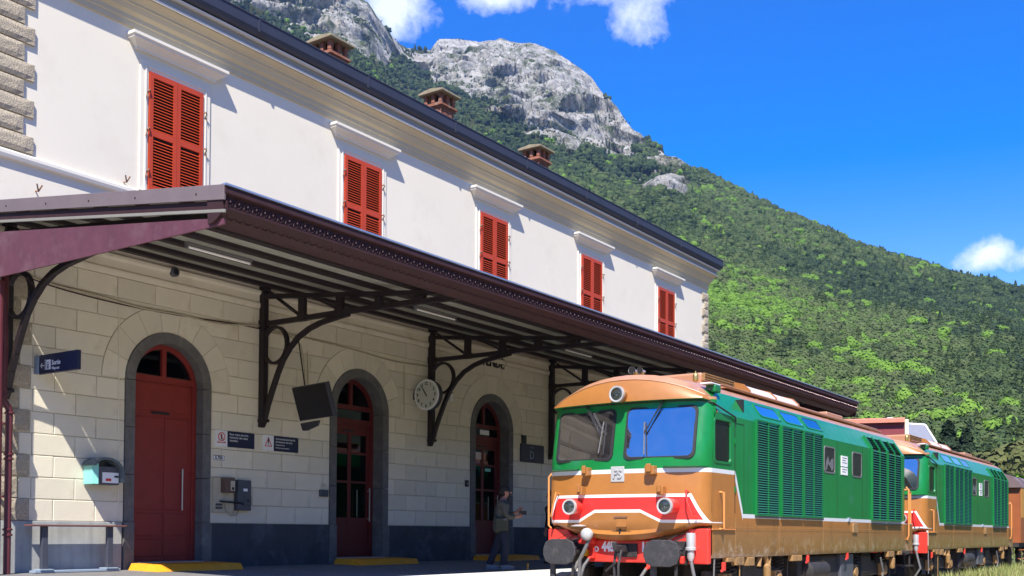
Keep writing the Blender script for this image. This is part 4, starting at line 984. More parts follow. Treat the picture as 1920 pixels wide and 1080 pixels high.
# departure screen
ds = thing('departure_screen', 'switched-off grey departure screen hanging tilted beside the second red door', 'screen', (14.2, 14.3, 3.4))
RM = Matrix.Translation((14.12, 14.30, 3.72)) @ Matrix.Rotation(radians(-17), 4, 'Y') @ Matrix.Rotation(radians(-3), 4, 'X')
part('casing', MB().box(0, .11, -.45, .45, -.32, .32, 0, RM), 'casing', ds, bevel=.012)
part('display', MB().box(-.004, .003, -.43, .43, -.30, .30, 0, RM), 'screen', ds)
part('arm', MB().prism([(14.78, 3.36), (14.30, 3.40), (14.34, 3.30), (14.62, 3.22), (14.72, 3.22)], 'x', 14.28, 14.34), 'casing', ds, bevel=.006)
part('hanger', MB().tube([(14.20, 14.55, 3.9), (14.10, 14.66, 4.90)], .012, 8), 'blackiron', ds, True)

# platform clock
ck = thing('station_clock', 'round double-faced station clock on a wall arm beside the second curved bracket', 'clock', (18.62, 15.30, 4.40))
cz = Vector((18.62, 15.18, 4.40)); CR = .335
part('case', MB().lathe([(CR*.9, -.0), (CR, .015), (CR, .16), (CR*.9, .175)], cz+Vector((-.09, 0, 0)), (1, 0, 0), 40), 'casing', ck, True)
part('rim', MB().lathe([(CR-.005, .0), (CR+.008, .0), (CR+.008, .035), (CR-.005, .035)], cz+Vector((-.105, 0, 0)), (1, 0, 0), 40), 'white', ck, True)
dial = part('dial', MB().lathe([(.001, 0), (CR*.93, .0), (CR*.93, .01), (.001, .01)], cz+Vector((-.108, 0, 0)), (1, 0, 0), 40), 'clockface', ck)
for h in range(1, 13):
    a = radians(90-30*h); tm = textmesh(str(h), .10, 'black', 1, .001, 'CENTER', .003)
    inst('numeral', tm, ck, cz+Vector((-.113, -.25*cos(a), .25*sin(a))), R_FRONT)
def hand(ang, L, w):
    a = radians(90-ang); d = Vector((0, -cos(a), sin(a))); p = cz+Vector((-.121, 0, 0)); return MB().bar(p-d*.05, p+d*L, w, .004)
part('hour_hand', hand(327, .15, .026), 'black', ck); part('minute_hand', hand(326, .235, .018), 'black', ck)
part('arm', MB().tube([cz+Vector((0, .33, 0)), cz+Vector((0, .40, 0))], .03, 8).box(18.55, 18.69, 15.55, 15.59, 4.32, 4.48), 'casing', ck)

# wall signs
def plaque(x0, x1, z0, z1, lab, icon, lines, hpx=.30):
    t = thing('safety_sign', lab, 'sign', ((x0+x1)/2, YW-.02, z0))
    xm = x0+(x1-x0)*hpx; y = YW-.022
    part('white_panel', MB().box(x0, xm-.001, y, YW-.009, z0, z1), 'white', t); part('navy_panel', MB().box(xm, x1, y, YW-.009, z0, z1), 'navy', t)
    cx, cz_ = (x0+xm)/2, (z0+z1)/2+.01
    if icon == 'ring':
        part('symbol', MB().tube([(cx+.075*cos(2*pi*i/24), y-.003, cz_+.02+.075*sin(2*pi*i/24)) for i in range(24)], .008, 5, closed=True), 'redprint', t)
        g_ = MB().ball((cx, y-.003, cz_+.065), .013, 8); g_.bar((cx, y-.003, cz_+.05), (cx, y-.003, cz_), .03, .004, side=(0, 1, 0)); g_.bar((cx, y-.003, cz_), (cx-.02, y-.003, cz_-.035), .012, .004, side=(0, 1, 0)); g_.bar((cx, y-.003, cz_), (cx+.02, y-.003, cz_-.035), .012, .004, side=(0, 1, 0))
        part('figure', g_, 'black', t)
        g_ = MB().bar((cx-.055, y-.006, cz_+.075), (cx+.055, y-.006, cz_-.035), .012, .003, side=(0, 1, 0)); g_.bar((cx-.09, y-.003, cz_-.085), (cx+.09, y-.003, cz_-.085), .014, .004, side=(0, 1, 0))
        g_.bar((cx-.07, y-.003, cz_-.06), (cx-.095, y-.003, cz_-.10), .012, .004, side=(0, 1, 0)); g_.bar((cx+.07, y-.003, cz_-.06), (cx+.095, y-.003, cz_-.10), .012, .004, side=(0, 1, 0)); part('symbol', g_, 'redprint', t)
    else:
        tr = [(cx-.085, y-.003, cz_-.075), (cx+.085, y-.003, cz_-.075), (cx, y-.003, cz_+.085)]
        g_ = MB()
        for i in range(3): g_.bar(tr[i], tr[(i+1) % 3], .014, .004, side=(0, 1, 0))
        part('symbol', g_, 'redprint', t)
        g_ = MB().bar((cx, y-.004, cz_+.095), (cx, y-.004, cz_-.02), .022, .005, side=(0, 1, 0)); g_.ball((cx, y-.004, cz_-.045), .012, 8); part('symbol', g_, 'black', t)
    for i, (s_, sz) in enumerate(lines):
        tm = textmesh(s_, sz, 'cleartext', .9, .001, 'LEFT'); inst('lettering', tm, t, (xm+.05, y-.002, z1-.055-i*.058), R_WALL)
plaque(12.94, 13.87, 2.875, 3.17, 'navy and white sign with crossed-out walker, right of the first red door', 'ring', [('Pour votre sécurité,', .062), ('traversée des voies', .062), ('interdite.', .062)])
plaque(14.08, 15.01, 2.875, 3.17, 'navy and white sign with exclamation triangle, nearer the second red door', 'tri', [("Il est strictement interdit", .056), ('de traverser les voies', .056), ("Danger de mort", .040), ("Merci de votre attention", .040)])
ep = thing('enamel_plate', 'small oval white enamel plate below the crossed-out walker sign', 'plate', (13.02, YW-.02, 2.61))
part('plate', MB().box(12.89, 13.16, YW-.02, YW-.009, 2.61, 2.71), 'white', ep, bevel=.004); part('border', MB().tube([(12.90, YW-.021, 2.62), (13.15, YW-.021, 2.62), (13.15, YW-.021, 2.70), (12.90, YW-.021, 2.70)], .006, 4, closed=True), 'navy', ep)
inst('lettering', textmesh('A.70A', .085, 'navy', .85, .001, 'CENTER', .002), ep, (13.025, YW-.022, 2.66), R_WALL)

# electricity / intercom boxes
mt = thing('meter_boxes', 'cluster of grey and brown utility boxes on a beige board right of the first door', 'utility box', (13.3, YW-.1, 1.62))
part('backboard', MB().box(12.88, 13.36, YW-.035, YW-.009, 1.66, 2.30), 'beigebox', mt, bevel=.01)
part('board_rim', MB().tube([(12.88, YW-.04, 1.66), (13.36, YW-.04, 1.66), (13.36, YW-.04, 2.30), (12.88, YW-.04, 2.30)], .014, 6, closed=True), 'cable', mt)
b_ = part('brown_box', MB().box(13.06, 13.28, YW-.18, YW-.036, 2.02, 2.30), 'brownbox', mt, bevel=.012)
part('faceplate', MB().box(13.17, 13.27, YW-.19, YW-.181, 2.06, 2.24), 'beigebox', b_); part('speaker_grille', MB().lathe([(.028, 0), (.028, .006)], (13.22, YW-.191, 2.10), (0, -1, 0), 12), 'black', b_)
b_ = part('grey_box', MB().box(13.38, 13.70, YW-.15, YW-.009, 1.70, 2.27), 'greybox', mt, bevel=.015)
part('notice', MB().box(13.50, 13.60, YW-.156, YW-.151, 2.06, 2.11), 'white', b_); part('lower_door', MB().box(13.52, 13.69, YW-.165, YW-.151, 1.80, 1.98), 'greybox', b_, bevel=.008); part('lock', MB().lathe([(.02, 0), (.02, .01)], (13.60, YW-.166, 1.89), (0, -1, 0), 10), 'black', b_)
part('side_arm', MB().tube([(12.98, YW-.12, 1.86), (13.1, YW-.15, 1.85), (13.42, YW-.16, 1.84), (13.52, YW-.14, 1.82)], .018, 8), 'black', mt, True)
part('wire_bundle', MB().tube([(13.14, YW-.1, 2.02), (13.18, YW-.12, 1.95), (13.12, YW-.08, 1.88), (13.17, YW-.06, 1.70), (13.28, YW-.06, 1.60), (13.42, YW-.07, 1.62), (13.46, YW-.07, 1.70)], .012, 6), 'cable', mt, True)
for z in (1.72, 1.78): part('terminal', MB().box(12.95, 13.08, YW-.07, YW-.036, z, z+.04), 'greybox', mt)

lk = thing('lock_box', 'small grey lock box on the wall just left of the second red door', 'box', (15.7, YW-.05, 2.03))
part('box', MB().box(15.60, 15.80, YW-.09, YW-.009, 2.03, 2.17), 'greybox', lk, bevel=.01)
part('shackle', MB().tube([(15.66, YW-.05, 2.17), (15.66, YW-.05, 2.26), (15.72, YW-.05, 2.29), (15.76, YW-.05, 2.24)], .012, 6), 'steel', lk, True)
part('conduit', MB().tube([(15.80, YW-.04, 2.08), (15.86, YW-.04, 2.06), (15.87, YW-.04, 1.98)], .010, 6), 'cable', lk, True)
sp_ = thing('wall_speaker', 'small round grey speaker high on the wall above the first red door', 'speaker', (11.96, YW-.06, 5.78))
part('body', MB().lathe([(.085, 0), (.085, .07), (.06, .085)], (11.96, YW-.02, 5.87), (0, -1, 0), 18), 'greybox', sp_, True); part('grille', MB().lathe([(.055, 0), (.05, .006)], (11.96, YW-.106, 5.87), (0, -1, 0), 14), 'black', sp_)
bb = thing('door_bell', 'tiny black bell push left of the third arched door', 'bell', (20.55, YW-.03, 2.45)); part('body', MB().box(20.50, 20.62, YW-.05, YW-.009, 2.42, 2.58), 'black', bb, bevel=.01); part('button', MB().lathe([(.015, 0), (.012, .01)], (20.56, YW-.051, 2.50), (0, -1, 0), 10), 'steel', bb)
wb = thing('wall_light', 'small white wall lamp high beside the second curved bracket', 'lamp', (19.9, YW-.05, 4.38)); part('body', MB().box(19.85, 19.95, YW-.08, YW-.009, 4.42, 4.60), 'white', wb, bevel=.02); part('base', MB().box(19.80, 20.0, YW-.04, YW-.009, 4.60, 4.66), 'cable', wb)

# ticket validator
tv = thing('ticket_validator', 'mint and grey ticket machine with curved hood beside the first red door', 'ticket validator', (10.5, YW-.2, 2.06))
part('mint_side', MB().prism([(10.26, 15.34), (10.36, 15.30), (10.36, 15.58), (10.26, 15.58)], 'z', 2.06, 2.40), 'mint', tv, bevel=.01)
part('front_panel', MB().box(10.362, 10.76, 15.33, 15.58, 2.06, 2.36), 'greybox', tv, bevel=.01)
hoodp = [(10.22, 2.36), (10.26, 2.44), (10.40, 2.50), (10.55, 2.495), (10.68, 2.44), (10.77, 2.34), (10.80, 2.10), (10.765, 2.10), (10.74, 2.32), (10.65, 2.40), (10.54, 2.455), (10.40, 2.46), (10.29, 2.41), (10.26, 2.36)]
part('hood', MB().prism(hoodp, 'y', 15.22, 15.57), 'smoke', tv, True)
part('hood_back', MB().box(10.27, 10.76, 15.50, 15.575, 2.30, 2.44), 'smoke', tv)
part('instruction_label', MB().box(10.44, 10.74, 15.322, 15.329, 2.09, 2.26), 'white', tv); part('red_mark', MB().box(10.50, 10.60, 15.316, 15.321, 2.12, 2.16), 'redprint', tv); part('slot', MB().box(10.66, 10.73, 15.312, 15.325, 2.18, 2.21), 'black', tv)
# exit sign, perpendicular to the wall
ex = thing('exit_sign', 'navy hanging exit sign with white arrow at the left quoins', 'sign', (9.42, 15.0, 3.74))
part('panel', MB().box(9.40, 9.46, 14.46, 15.47, 3.735, 4.03), 'navy', ex, bevel=.004); part('end_cap', MB().box(9.38, 9.48, 15.471, 15.58, 3.74, 4.02), 'bluegrey', ex, bevel=.01)
a_ = MB(); y0 = 15.40; a_.bar((9.395, 15.42, 3.86), (9.395, 15.33, 3.86), .014, .004); a_.bar((9.395, 15.42, 3.86), (9.395, 15.385, 3.895), .014, .004); a_.bar((9.395, 15.42, 3.86), (9.395, 15.385, 3.825), .014, .004); part('arrow', a_, 'cleartext', ex)
a_ = MB().box(9.394, 9.399, 15.16, 15.27, 3.79, 3.94); a_.box(9.394, 9.399, 15.30, 15.306, 3.79, 3.95); part('door_symbol', a_, 'cleartext', ex)
a_ = MB().box(9.391, 9.3935, 15.205, 15.235, 3.80, 3.88); a_.ball((9.392, 15.22, 3.90), (.002, .014, .014), 8); part('figure', a_, 'navy', ex)
inst('lettering', textmesh('Sortie', .105, 'cleartext', .9, .001, 'LEFT', .002), ex, (9.398, 15.13, 3.885), R_FRONT); inst('lettering', textmesh('Way-out', .062, 'cleartext', .9, .001, 'LEFT', .001), ex, (9.398, 15.13, 3.80), R_FRONT)
# marker D
dg = thing('marker_sign', 'dark navy sign with white letter D between the third door and the locomotive', 'sign', (23.4, YW-.03, 3.17))
part('panel', MB().box(22.86, 23.95, YW-.05, YW-.009, 3.17, 3.64), 'navy', dg, bevel=.005); part('bracket_top', MB().box(22.92, 23.12, YW-.04, YW-.009, 3.641, 3.86), 'black', dg)
inst('lettering', textmesh('D', .30, 'bluegrey', 1, .002), dg, (23.36, YW-.053, 3.35), R_WALL); inst('lettering', textmesh('Voie', .085, 'bluegrey', 1, .002), dg, (23.36, YW-.053, 3.565), R_WALL)

# lean-on bench
bn = thing('leaning_bench', 'lean-on rail bench with brown top on two dark posts at the left of the wall', 'bench', (9.95, 15.0, .64))
part('seat', MB().box(9.17, 10.86, 15.24, 15.44, 1.37, 1.40), 'seatwood', bn, bevel=.008)
for x in (9.45, 10.60): part('leg', MB().box(x-.05, x+.05, 15.31, 15.38, .69, 1.37), 'postgrey', bn, bevel=.008)
part('foot_bar', MB().box(9.26, 10.76, 15.26, 15.42, .652, .69), 'bluegrey', bn, bevel=.006)
for x in (9.45, 10.60): part('foot_plate', MB().box(x-.11, x+.11, 15.24, 15.45, .691, .712), 'bluegrey', bn, bevel=.004)
# yellow ramps
def ramp(c, lab, w=.92, y0=14.72):
    z = plat_z(y0)
    m_ = MB(); a, b = c-w, c+w
    vs = [(a, y0, z), (b, y0, z), (b+.02, YW-.13, z), (a-.02, YW-.13, z), (a+.05, y0+.22, z+.115), (b-.03, y0+.05, z+.115), (b-.03, YW-.13, z+.13), (a+.05, YW-.13, z+.13)]
    m_.add(vs, [(0, 3, 2, 1), (4, 5, 6, 7), (0, 1, 5, 4), (1, 2, 6, 5), (2, 3, 7, 6), (3, 0, 4, 7)])
    single('step_ramp', m_, 'yellow', lab, 'step', group='yellow door steps', bevel=.008, base=(c, y0+.4, z))
ramp(11.98, 'bright yellow step before the solid red door'); ramp(16.85, 'yellow step before the glazed red door beside the screen'); ramp(21.62, 'yellow step behind the standing person, at the third door')
single('marker_peg', MB().tube([(17.9, 12.0, .575), (17.9, 12.0, .70)], .016, 8), 'hose_yellow', 'short yellow peg standing on the platform beside the walking person', 'peg')
# insulator-like hooks on upper wall
for x, z, lab in ((9.37, 6.62, 'forked iron hook on the upper wall left of the first window'), (10.95, 7.2, 'small iron hook at the lower left of the first shuttered window')):
    single('wall_hook', MB().tube([(x, YW, z), (x, YW-.08, z-.02), (x-.05, YW-.12, z+.08)], .012, 6).tube([(x, YW-.08, z-.02), (x+.04, YW-.12, z+.08)], .012, 6), 'hook', lab, 'hook', smooth=True)

# ------------------------------------------------------------------ diesel locomotive
HW = 1.48
ZX = [(.90, .10), (1.19, .05), (1.28, -.18), (1.45, -.27), (1.70, -.30), (2.10, -.29), (2.40, -.27), (2.55, -.265), (3.36, -.115), (3.44, -.10), (3.50, -.10)]
def front_x(y, z):
    a = abs(y); xf = float(np.interp(z, [q for q, _ in ZX], [v for _, v in ZX]))
    k = .23 if z < 2.45 else .22
    x = xf+k*(a/HW)**2.2
    if a > 1.31: x += .17*(1-sqrt(max(0, 1-((a-1.31)/.17)**2)))
    return x
def nose_z(y): return 1.20+.19*min(1.25, (abs(y)/1.15)**2)
def sec_z(y):
    a = abs(y); return float(np.interp(a, [0, .45, .85, 1.08, 1.22, HW], [3.97, 3.945, 3.86, 3.765, 3.665, 3.25]))
def visor_z(y):
    a = abs(y)/HW; return 3.47+.36*(1-a**2.1) if a < .965 else 3.47+.027-(a-.965)/.035*.24
LB = 12.25; RB = 11.50
WIN = [(.125, 1.265), (-1.265, -.125)]; WZ = (2.53, 3.34)
def rrect(a0, a1, b0, b1, r, n=5):
    out_ = []
    for cx, cy, s in ((a1-r, b1-r, 0), (a0+r, b1-r, 1), (a0+r, b0+r, 2), (a1-r, b0+r, 3)):
        for i in range(n+1):
            t = pi/2*s+pi/2*i/n; out_.append((cx+r*cos(t), cy+r*sin(t)))
    return out_
def frame_ring(P, fn, mi=0, w=.05, dep=.018, m_=None):
    """P: rounded outline (a,b); fn(a,b,d)->xyz where d is height above the surface"""
    m_ = m_ or MB(); n = len(P); ca = sum(p[0] for p in P)/n; cb = sum(p[1] for p in P)/n
    def off(p, k): 
        d = Vector((p[0]-ca, p[1]-cb)); a = max(q[0] for q in P)-ca; b = max(q[1] for q in P)-cb
        return (ca+(p[0]-ca)*(1+k/a), cb+(p[1]-cb)*(1+k/b))
    rings = [[fn(*off(p, w*.55), -.002) for p in P], [fn(*off(p, w*.5), dep) for p in P], [fn(*off(p, -w*.35), dep) for p in P], [fn(*off(p, -w*.5), -.02) for p in P]]
    vs = [v for r in rings for v in r]; fs = [(i*n+k, i*n+(k+1) % n, (i+1)*n+(k+1) % n, (i+1)*n+k) for i in range(3) for k in range(n)]
    return m_.add(vs, fs, mi)

def make_loco(loc, label):
    t = thing('locomotive', label, 'locomotive', loc, 'two matching diesel locomotives on the first track')
    def P(name, mb, mats, parent=None, smooth=False, bevel=0, **k): return part(name, mb, mats, parent or t, smooth, bevel, local=True, **k)
    # --- body shell
    sh = MB()
    ys = sorted(set([round(v, 4) for v in list(np.linspace(-1.31, 1.31, 15))+[-1.265, -.125, .125, 1.265, -1.48, 1.48, -1.472, 1.472, -1.45, 1.45, -1.41, 1.41, -1.36, 1.36]]))
    NR = [0, .10, .22, .38, .6, .8, 1]
    zs_up = [1.70, 1.9, 2.1, 2.3, 2.42, WZ[0], 2.8, 3.07, WZ[1], 3.44, 3.50]
    grid = []
    for y in ys:
        zb = nose_z(y); col = []
        for q in NR:
            z = zb+(1.62-zb)*q; x = front_x(y, z)
            if q == 0: x = front_x(y, 1.45)+.12
            elif q <= .22: x = front_x(y, 1.45)+(.05 if q == .10 else .015)
            col.append((x, y, z))
        col = [(front_x(y, 1.45)+.45, y, zb+.0)]+col
        for z in zs_up: col.append((front_x(y, z), y, z))
        grid.append(col)
    nc = len(grid[0]); vs = [v for c in grid for v in c]; fs = []
    for i in range(len(ys)-1):
        ym = (ys[i]+ys[i+1])/2
        for j in range(nc-1):
            zm = (grid[i][j][2]+grid[i][j+1][2])/2
            if WZ[0] < zm < WZ[1] and any(a < ym < b for a, b in WIN): continue
            fs.append((i*nc+j, (i+1)*nc+j, (i+1)*nc+j+1, i*nc+j+1))
    sh.add(vs, fs)
    # sides
    CW = (.20, .86, 2.47, 3.16)
    zr = [.93, 1.0, 1.39, 1.62, 2.1, 2.3, CW[2], CW[3], 3.25]
    for s in (-1, 1):
        xs_ = [None, CW[0], CW[1], 3, 6, 9, RB]; vs = []; fs = []
        for z in zr:
            for q in xs_: vs.append(((front_x(HW, max(z, 1.45)) if z > 1.39 else .12) if q is None else q, s*(HW-(.03 if z < .95 else 0)), z))
        n = len(xs_)
        for j in range(len(zr)-1):
            for i in range(n-1):
                if i == 1 and zr[j] >= CW[2]-.001 and zr[j+1] <= CW[3]+.001: continue
                fs.append((j*n+i, j*n+i+1, (j+1)*n+i+1, (j+1)*n+i))
        sh.add(vs, fs)
        sh.add([(RB, s*HW, 1.60), (RB+.28, s*(HW-.26), 1.60), (RB+.28, s*(HW-.26), 3.0), (RB, s*HW, 3.25)], [(0, 1, 2, 3)])
        sh.add([(RB, s*HW, .93), (LB, s*HW, .93), (LB, s*HW, 1.60), (RB, s*HW, 1.60)], [(0, 1, 2, 3)])
    sh.add([(RB+.28, -1.22, 1.60), (RB+.28, 1.22, 1.60), (RB+.28, 1.22, 3.0), (RB+.28, .6, 3.75), (RB+.28, -.6, 3.75), (RB+.28, -1.22, 3.0)], [(0, 1, 2, 3, 4, 5)])
    sh.add([(RB, -HW, 1.60), (RB, HW, 1.60), (LB, HW, 1.60), (LB, -HW, 1.60)], [(0, 1, 2, 3)])
    sh.add([(.12, -1.45, .93), (.12, 1.45, .93), (LB, 1.45, .93), (LB, -1.45, .93)], [(0, 1, 2, 3)])
    sh.add([(.12, -1.45, .93), (.12, 1.45, .93), (.12, 1.45, 1.42), (.12, -1.45, 1.42)], [(0, 1, 2, 3)])
    # roof: visor lens, forward slope, long roof
    ry = [-HW, -1.44, -1.38, -1.22, -1.08, -.95, -.75, -.5, -.25, 0, .25, .5, .75, .95, 1.08, 1.22, 1.38, 1.44, HW]; n = len(ry)
    rows = [[(front_x(y, 3.44)-(.13 if abs(y) < 1.40 else .0)+(0 if abs(y) < 1.3 else .0), y, min(3.46, visor_z(y)-.005)) for y in ry],
            [(front_x(y, 3.44)-(.13 if abs(y) < 1.40 else 0)+.02, y, 3.47+(visor_z(y)-3.47)*.5 if visor_z(y) > 3.47 else visor_z(y)) for y in ry],
            [(front_x(y, 3.44)-(.09 if abs(y) < 1.40 else 0)+.06, y, visor_z(y)) for y in ry],
            [(front_x(y, 3.44)+.14, y, visor_z(y)*.62+sec_z(y)*.38+(.05 if abs(y) < 1.2 else 0)) for y in ry],
            [(.80, y, sec_z(y)) for y in ry], [(3.0, y, sec_z(y)) for y in ry], [(RB, y, sec_z(y)) for y in ry],
            [(RB+.28, y*.83, min(3.75, sec_z(y)-.25)) for y in ry]]
    def strip(R_): return [v for r in R_ for v in r], [(i*n+k, i*n+k+1, (i+1)*n+k+1, (i+1)*n+k) for i in range(len(R_)-1) for k in range(n-1)]
    sh.add(*strip(rows[2:])); vz = MB().add(*strip([[(p[0]-.004, p[1], p[2]) for p in r] for r in rows[:3]]))
    P('visor', vz, 'loco_brown', smooth=True); P('visor_highlight', MB().tube([(p[0]-.006, p[1], p[2]+.004) for p in rows[2][2:-2]], .011, 5), 'loco_roof', smooth=True)  # pale tube paints a highlight along the visor's upper edge
    # underside of the visor
    und = [(front_x(y, 3.44)+.01, y, 3.45 if abs(y) < 1.4 else 3.3) for y in ry]; sh.add(rows[0]+und, [(k, k+1, n+k+1, n+k) for k in range(n-1)])
    body = P('body_shell', sh, 'livery', smooth=True)
    try: body.data.set_sharp_from_angle(angle=radians(24))
    except Exception: pass
    # interior of the cab
    P('cab_interior', MB().box(1.55, 1.6, -1.4, 1.4, 1.5, 3.6).box(.0, 1.55, -1.40, 1.40, 1.9, 2.0).box(.1, 1.55, 1.42, 1.44, 2.0, 3.2), 'black')
    P('dashboard', MB().box(.06, .55, -1.30, 1.30, 2.36, 2.50).box(.12, .40, -1.0, -.35, 2.50, 2.60), 'casing', bevel=.02)
    P('driver_seat', MB().box(.95, 1.1, -.95, -.45, 2.1, 3.0).box(.75, 1.1, -.95, -.45, 2.1, 2.25), 'black', bevel=.04)
    P('round_fan', MB().lathe([(.27, 0), (.29, .03), (.27, .06), (.05, .07)], (.50, -1.30, 2.86), (0, 1, 0), 24), 'black')
    if label.startswith('front'):
        bt = thing('water_bottle', 'plastic bottle with blue cap standing on the dashboard behind the left windscreen', 'bottle', (loc[0]+.02, loc[1]+.82, 2.50))
        part('bottle', MB().lathe([(.035, 0), (.037, .02), (.037, .13), (.015, .18), (.015, .20)], (0, 0, 0), (0, 0, 1), 12), 'whitetank', bt, True, local=True); part('cap', MB().lathe([(.018, .20), (.018, .225)], (0, 0, 0), (0, 0, 1), 10), 'bluegrey', bt, local=True)
        single('rolled_jacket', MB().ball((loc[0]+.10, loc[1]+1.12, 2.60), (.09, .11, .11), 10), 'blackcloth', 'dark jacket bundled on the dashboard at the left windscreen corner', 'jacket', smooth=True)
        single('orange_glove', MB().ball((loc[0]+.06, loc[1]+1.12, 2.76), (.03, .05, .055), 8).ball((loc[0]+.06, loc[1]+1.08, 2.72), (.02, .03, .03), 8), 'hose_yellow', 'small orange glove on the dark jacket behind the left windscreen', 'glove', smooth=True)
    # windscreens
    for a, b in WIN:
        o_ = rrect(a, b, WZ[0], WZ[1], .10)
        fr = frame_ring(o_, lambda p, q, d: (front_x(p, q)-d, p, q)); f_ = P('windscreen_frame', fr, 'rubber', smooth=True)
        gp = rrect(a+.01, b-.01, WZ[0]+.01, WZ[1]-.01, .09); m_ = MB(); c_ = ((a+b)/2, sum(WZ)/2)
        # flat pane through the three corners of its opening
        A_ = Vector((front_x(a, WZ[0]), a, WZ[0])); B_ = Vector((front_x(b, WZ[0]), b, WZ[0])); C_ = Vector((front_x((a+b)/2, WZ[1]), (a+b)/2, WZ[1])); nn = (B_-A_).cross(C_-A_)
        def pl(y, z): return A_.x-(nn.y*(y-A_.y)+nn.z*(z-A_.z))/nn.x
        m_.add([(pl(y, z)+.004, y, z) for y, z in gp], [tuple(range(len(gp)))]); P('windscreen_pane', m_, 'windscreen', f_)
    # cab side windows
    for s in (-1, 1):
        o_ = rrect(CW[0], CW[1], CW[2], CW[3], .07); fn = lambda p, q, d, s=s: (p, s*(HW+d), q)
        f_ = P('side_window_frame', frame_ring(o_, fn, w=.04, dep=.012), 'loco_green', smooth=True)
        P('side_window_pane', MB().add([(x, s*(HW-.02), z) for x, z in rrect(CW[0]+.01, CW[1]-.01, CW[2]+.01, CW[3]-.01, .06)], [tuple(range(24))]), 'clearpane', f_)
    # engine room windows, plates
    for x0, x1 in ((5.50, 6.14), (7.33, 7.96)):
        o_ = rrect(x0, x1, 2.57, 3.08, .07); f_ = P('side_window_frame', frame_ring(o_, lambda p, q, d: (p, -HW-d, q), w=.032, dep=.012), 'hose_grey', smooth=True)
        m_ = MB().add([(x, -HW-.004, z) for x, z in rrect(x0, x1, 2.57, 3.08, .06)], [tuple(range(24))]); P('side_window_pane', m_, 'screen', f_)
        if x0 < 6: P('torn_sticker', MB().add([(x0+a_, -HW-.008, 2.6+b_) for a_, b_ in ((.04, .0), (.10, .20), (.22, .30), (.32, .16), (.40, .24), (.55, .27), (.56, .06), (.45, .0), (.34, .09), (.22, .14), (.14, .02))], [tuple(range(11))]), 'hose_grey', f_)
    for z0, z1 in ((2.565, 2.72), (2.74, 2.96)):
        pl_ = P('data_plate', MB().box(6.56, 6.98, -HW-.012, -HW-.001, z0, z1), 'white')
        for k in range(3 if z1 > 2.8 else 2): P('data_line', MB().box(6.61, 6.93-.08*(k % 2), -HW-.014, -HW-.0125, z1-.05-k*.05, z1-.035-k*.05), 'greybox', pl_)
    # sloping reflective windows above the louvres
    d_ = Vector((0, 1.22-HW, 3.665-3.25)); d_.normalize(); nrm = Vector((0, -d_.z, d_.y)).normalized()
    def slope(x, v, h=0): p = Vector((x, -HW, 3.25))+Vector((0, -d_.y*-1 if False else HW-HW+(-1)*d_.y*-1, 0))*0; q = Vector((0, (HW-1.22)/.49, .415/.49)); r_ = Vector((x, -HW, 3.25))+q*v+Vector((0, -.415/.49, (HW-1.22)/.49))*h; return tuple(r_)
    for x0, x1 in ((2.35, 3.36), (3.58, 4.54), (4.74, 5.68)):
        o_ = rrect(x0, x1, .17, .42, .07); f_ = P('skylight_frame', frame_ring(o_, lambda p, q, d: slope(p+(q-.3)*-.25, q, d), w=.035, dep=.012), 'loco_green', smooth=True)
        P('skylight_pane', MB().add([slope(x+(v-.3)*-.25, v, .004) for x, v in rrect(x0+.01, x1-.01, .18, .41, .06)], [tuple(range(24))]), 'mirrorglass', f_)
    # louvre panels: frame, dark back, blades
    def louvre(x0, x1, bend):
        fr = MB(); y = -HW
        fr.box(x0-.03, x1+.03, y-.006, y-.001, 1.655, 3.24, 1)
        mid = (x0+x1)/2
        for a, b in ((x0-.04, x0), (x1, x1+.03), (mid-.012, mid+.012)): fr.box(a, b, y-.045, y-.001, 1.65, 3.265 if not bend else 3.245, 0)
        fr.box(x0-.04, x1+.03, y-.045, y-.001, 1.635, 1.66, 0)
        if not bend: fr.box(x0-.04, x1+.03, y-.045, y-.001, 3.265, 3.29, 0)
        else:
            for a, b in ((x0-.04, x0), (x1, x1+.03), (mid-.012, mid+.012)):
                vs = [slope(a, -.01, .045), slope(b, -.01, .045), slope(b, .34, .045), slope(a, .34, .045), slope(a, -.01, 0), slope(b, -.01, 0), slope(b, .34, 0), slope(a, .34, 0)]
                fr.add(vs, [(0, 1, 2, 3), (0, 4, 5, 1), (1, 5, 6, 2), (2, 6, 7, 3), (3, 7, 4, 0)], 0)
            fr.add([slope(x0, 0, .004), slope(x1, 0, .004), slope(x1, .33, .004), slope(x0, .33, .004)], [(0, 1, 2, 3)], 1)
        pn = P('louvre_panel', fr, ['loco_green', 'dark'])
        step = .0415 if not bend else .0545; w = x1-x0
        sm_ = MB().prism([(-.004, .0), (-.036, -step*(.54 if not bend else .40)), (-.040, -step*(.52 if not bend else .38)), (-.012, .004)], 'x', 0, w).mesh('louvre_blade', 'louvre')
        z = 1.69
        while z < 3.25:
            b_ = inst('louvre_blade', sm_, pn, (x0, y, z)); b_.location = (x0, y, z); z += step
        if bend:
            v = .05
            while v < .33:
                p = slope(x0, v, .0); b_ = inst('louvre_blade', sm_, pn, p, rot=(radians(-32), 0, 0)); b_.location = p; b_.rotation_euler = (radians(-32), 0, 0); v += step
        P('louvre_sill', MB().box(x0-.03, x1+.03, y-.05, y-.002, 1.55 if bend else 1.60, 1.565 if bend else 1.632), 'casing')
    for x0, x1 in ((1.92, 2.93), (3.12, 4.16), (4.28, 5.31)): louvre(x0, x1, False)
    for x0, x1 in ((8.72, 9.84), (9.98, 11.10)): louvre(x0, x1, True)
    P('panel_joint', MB().box(8.05, 8.056, -HW-.003, -HW-.0005, 1.66, 3.24), 'black'); P('sill_ledge', MB().box(.10, 1.0, -HW-.03, -HW, 1.385, 1.40), 'orange')
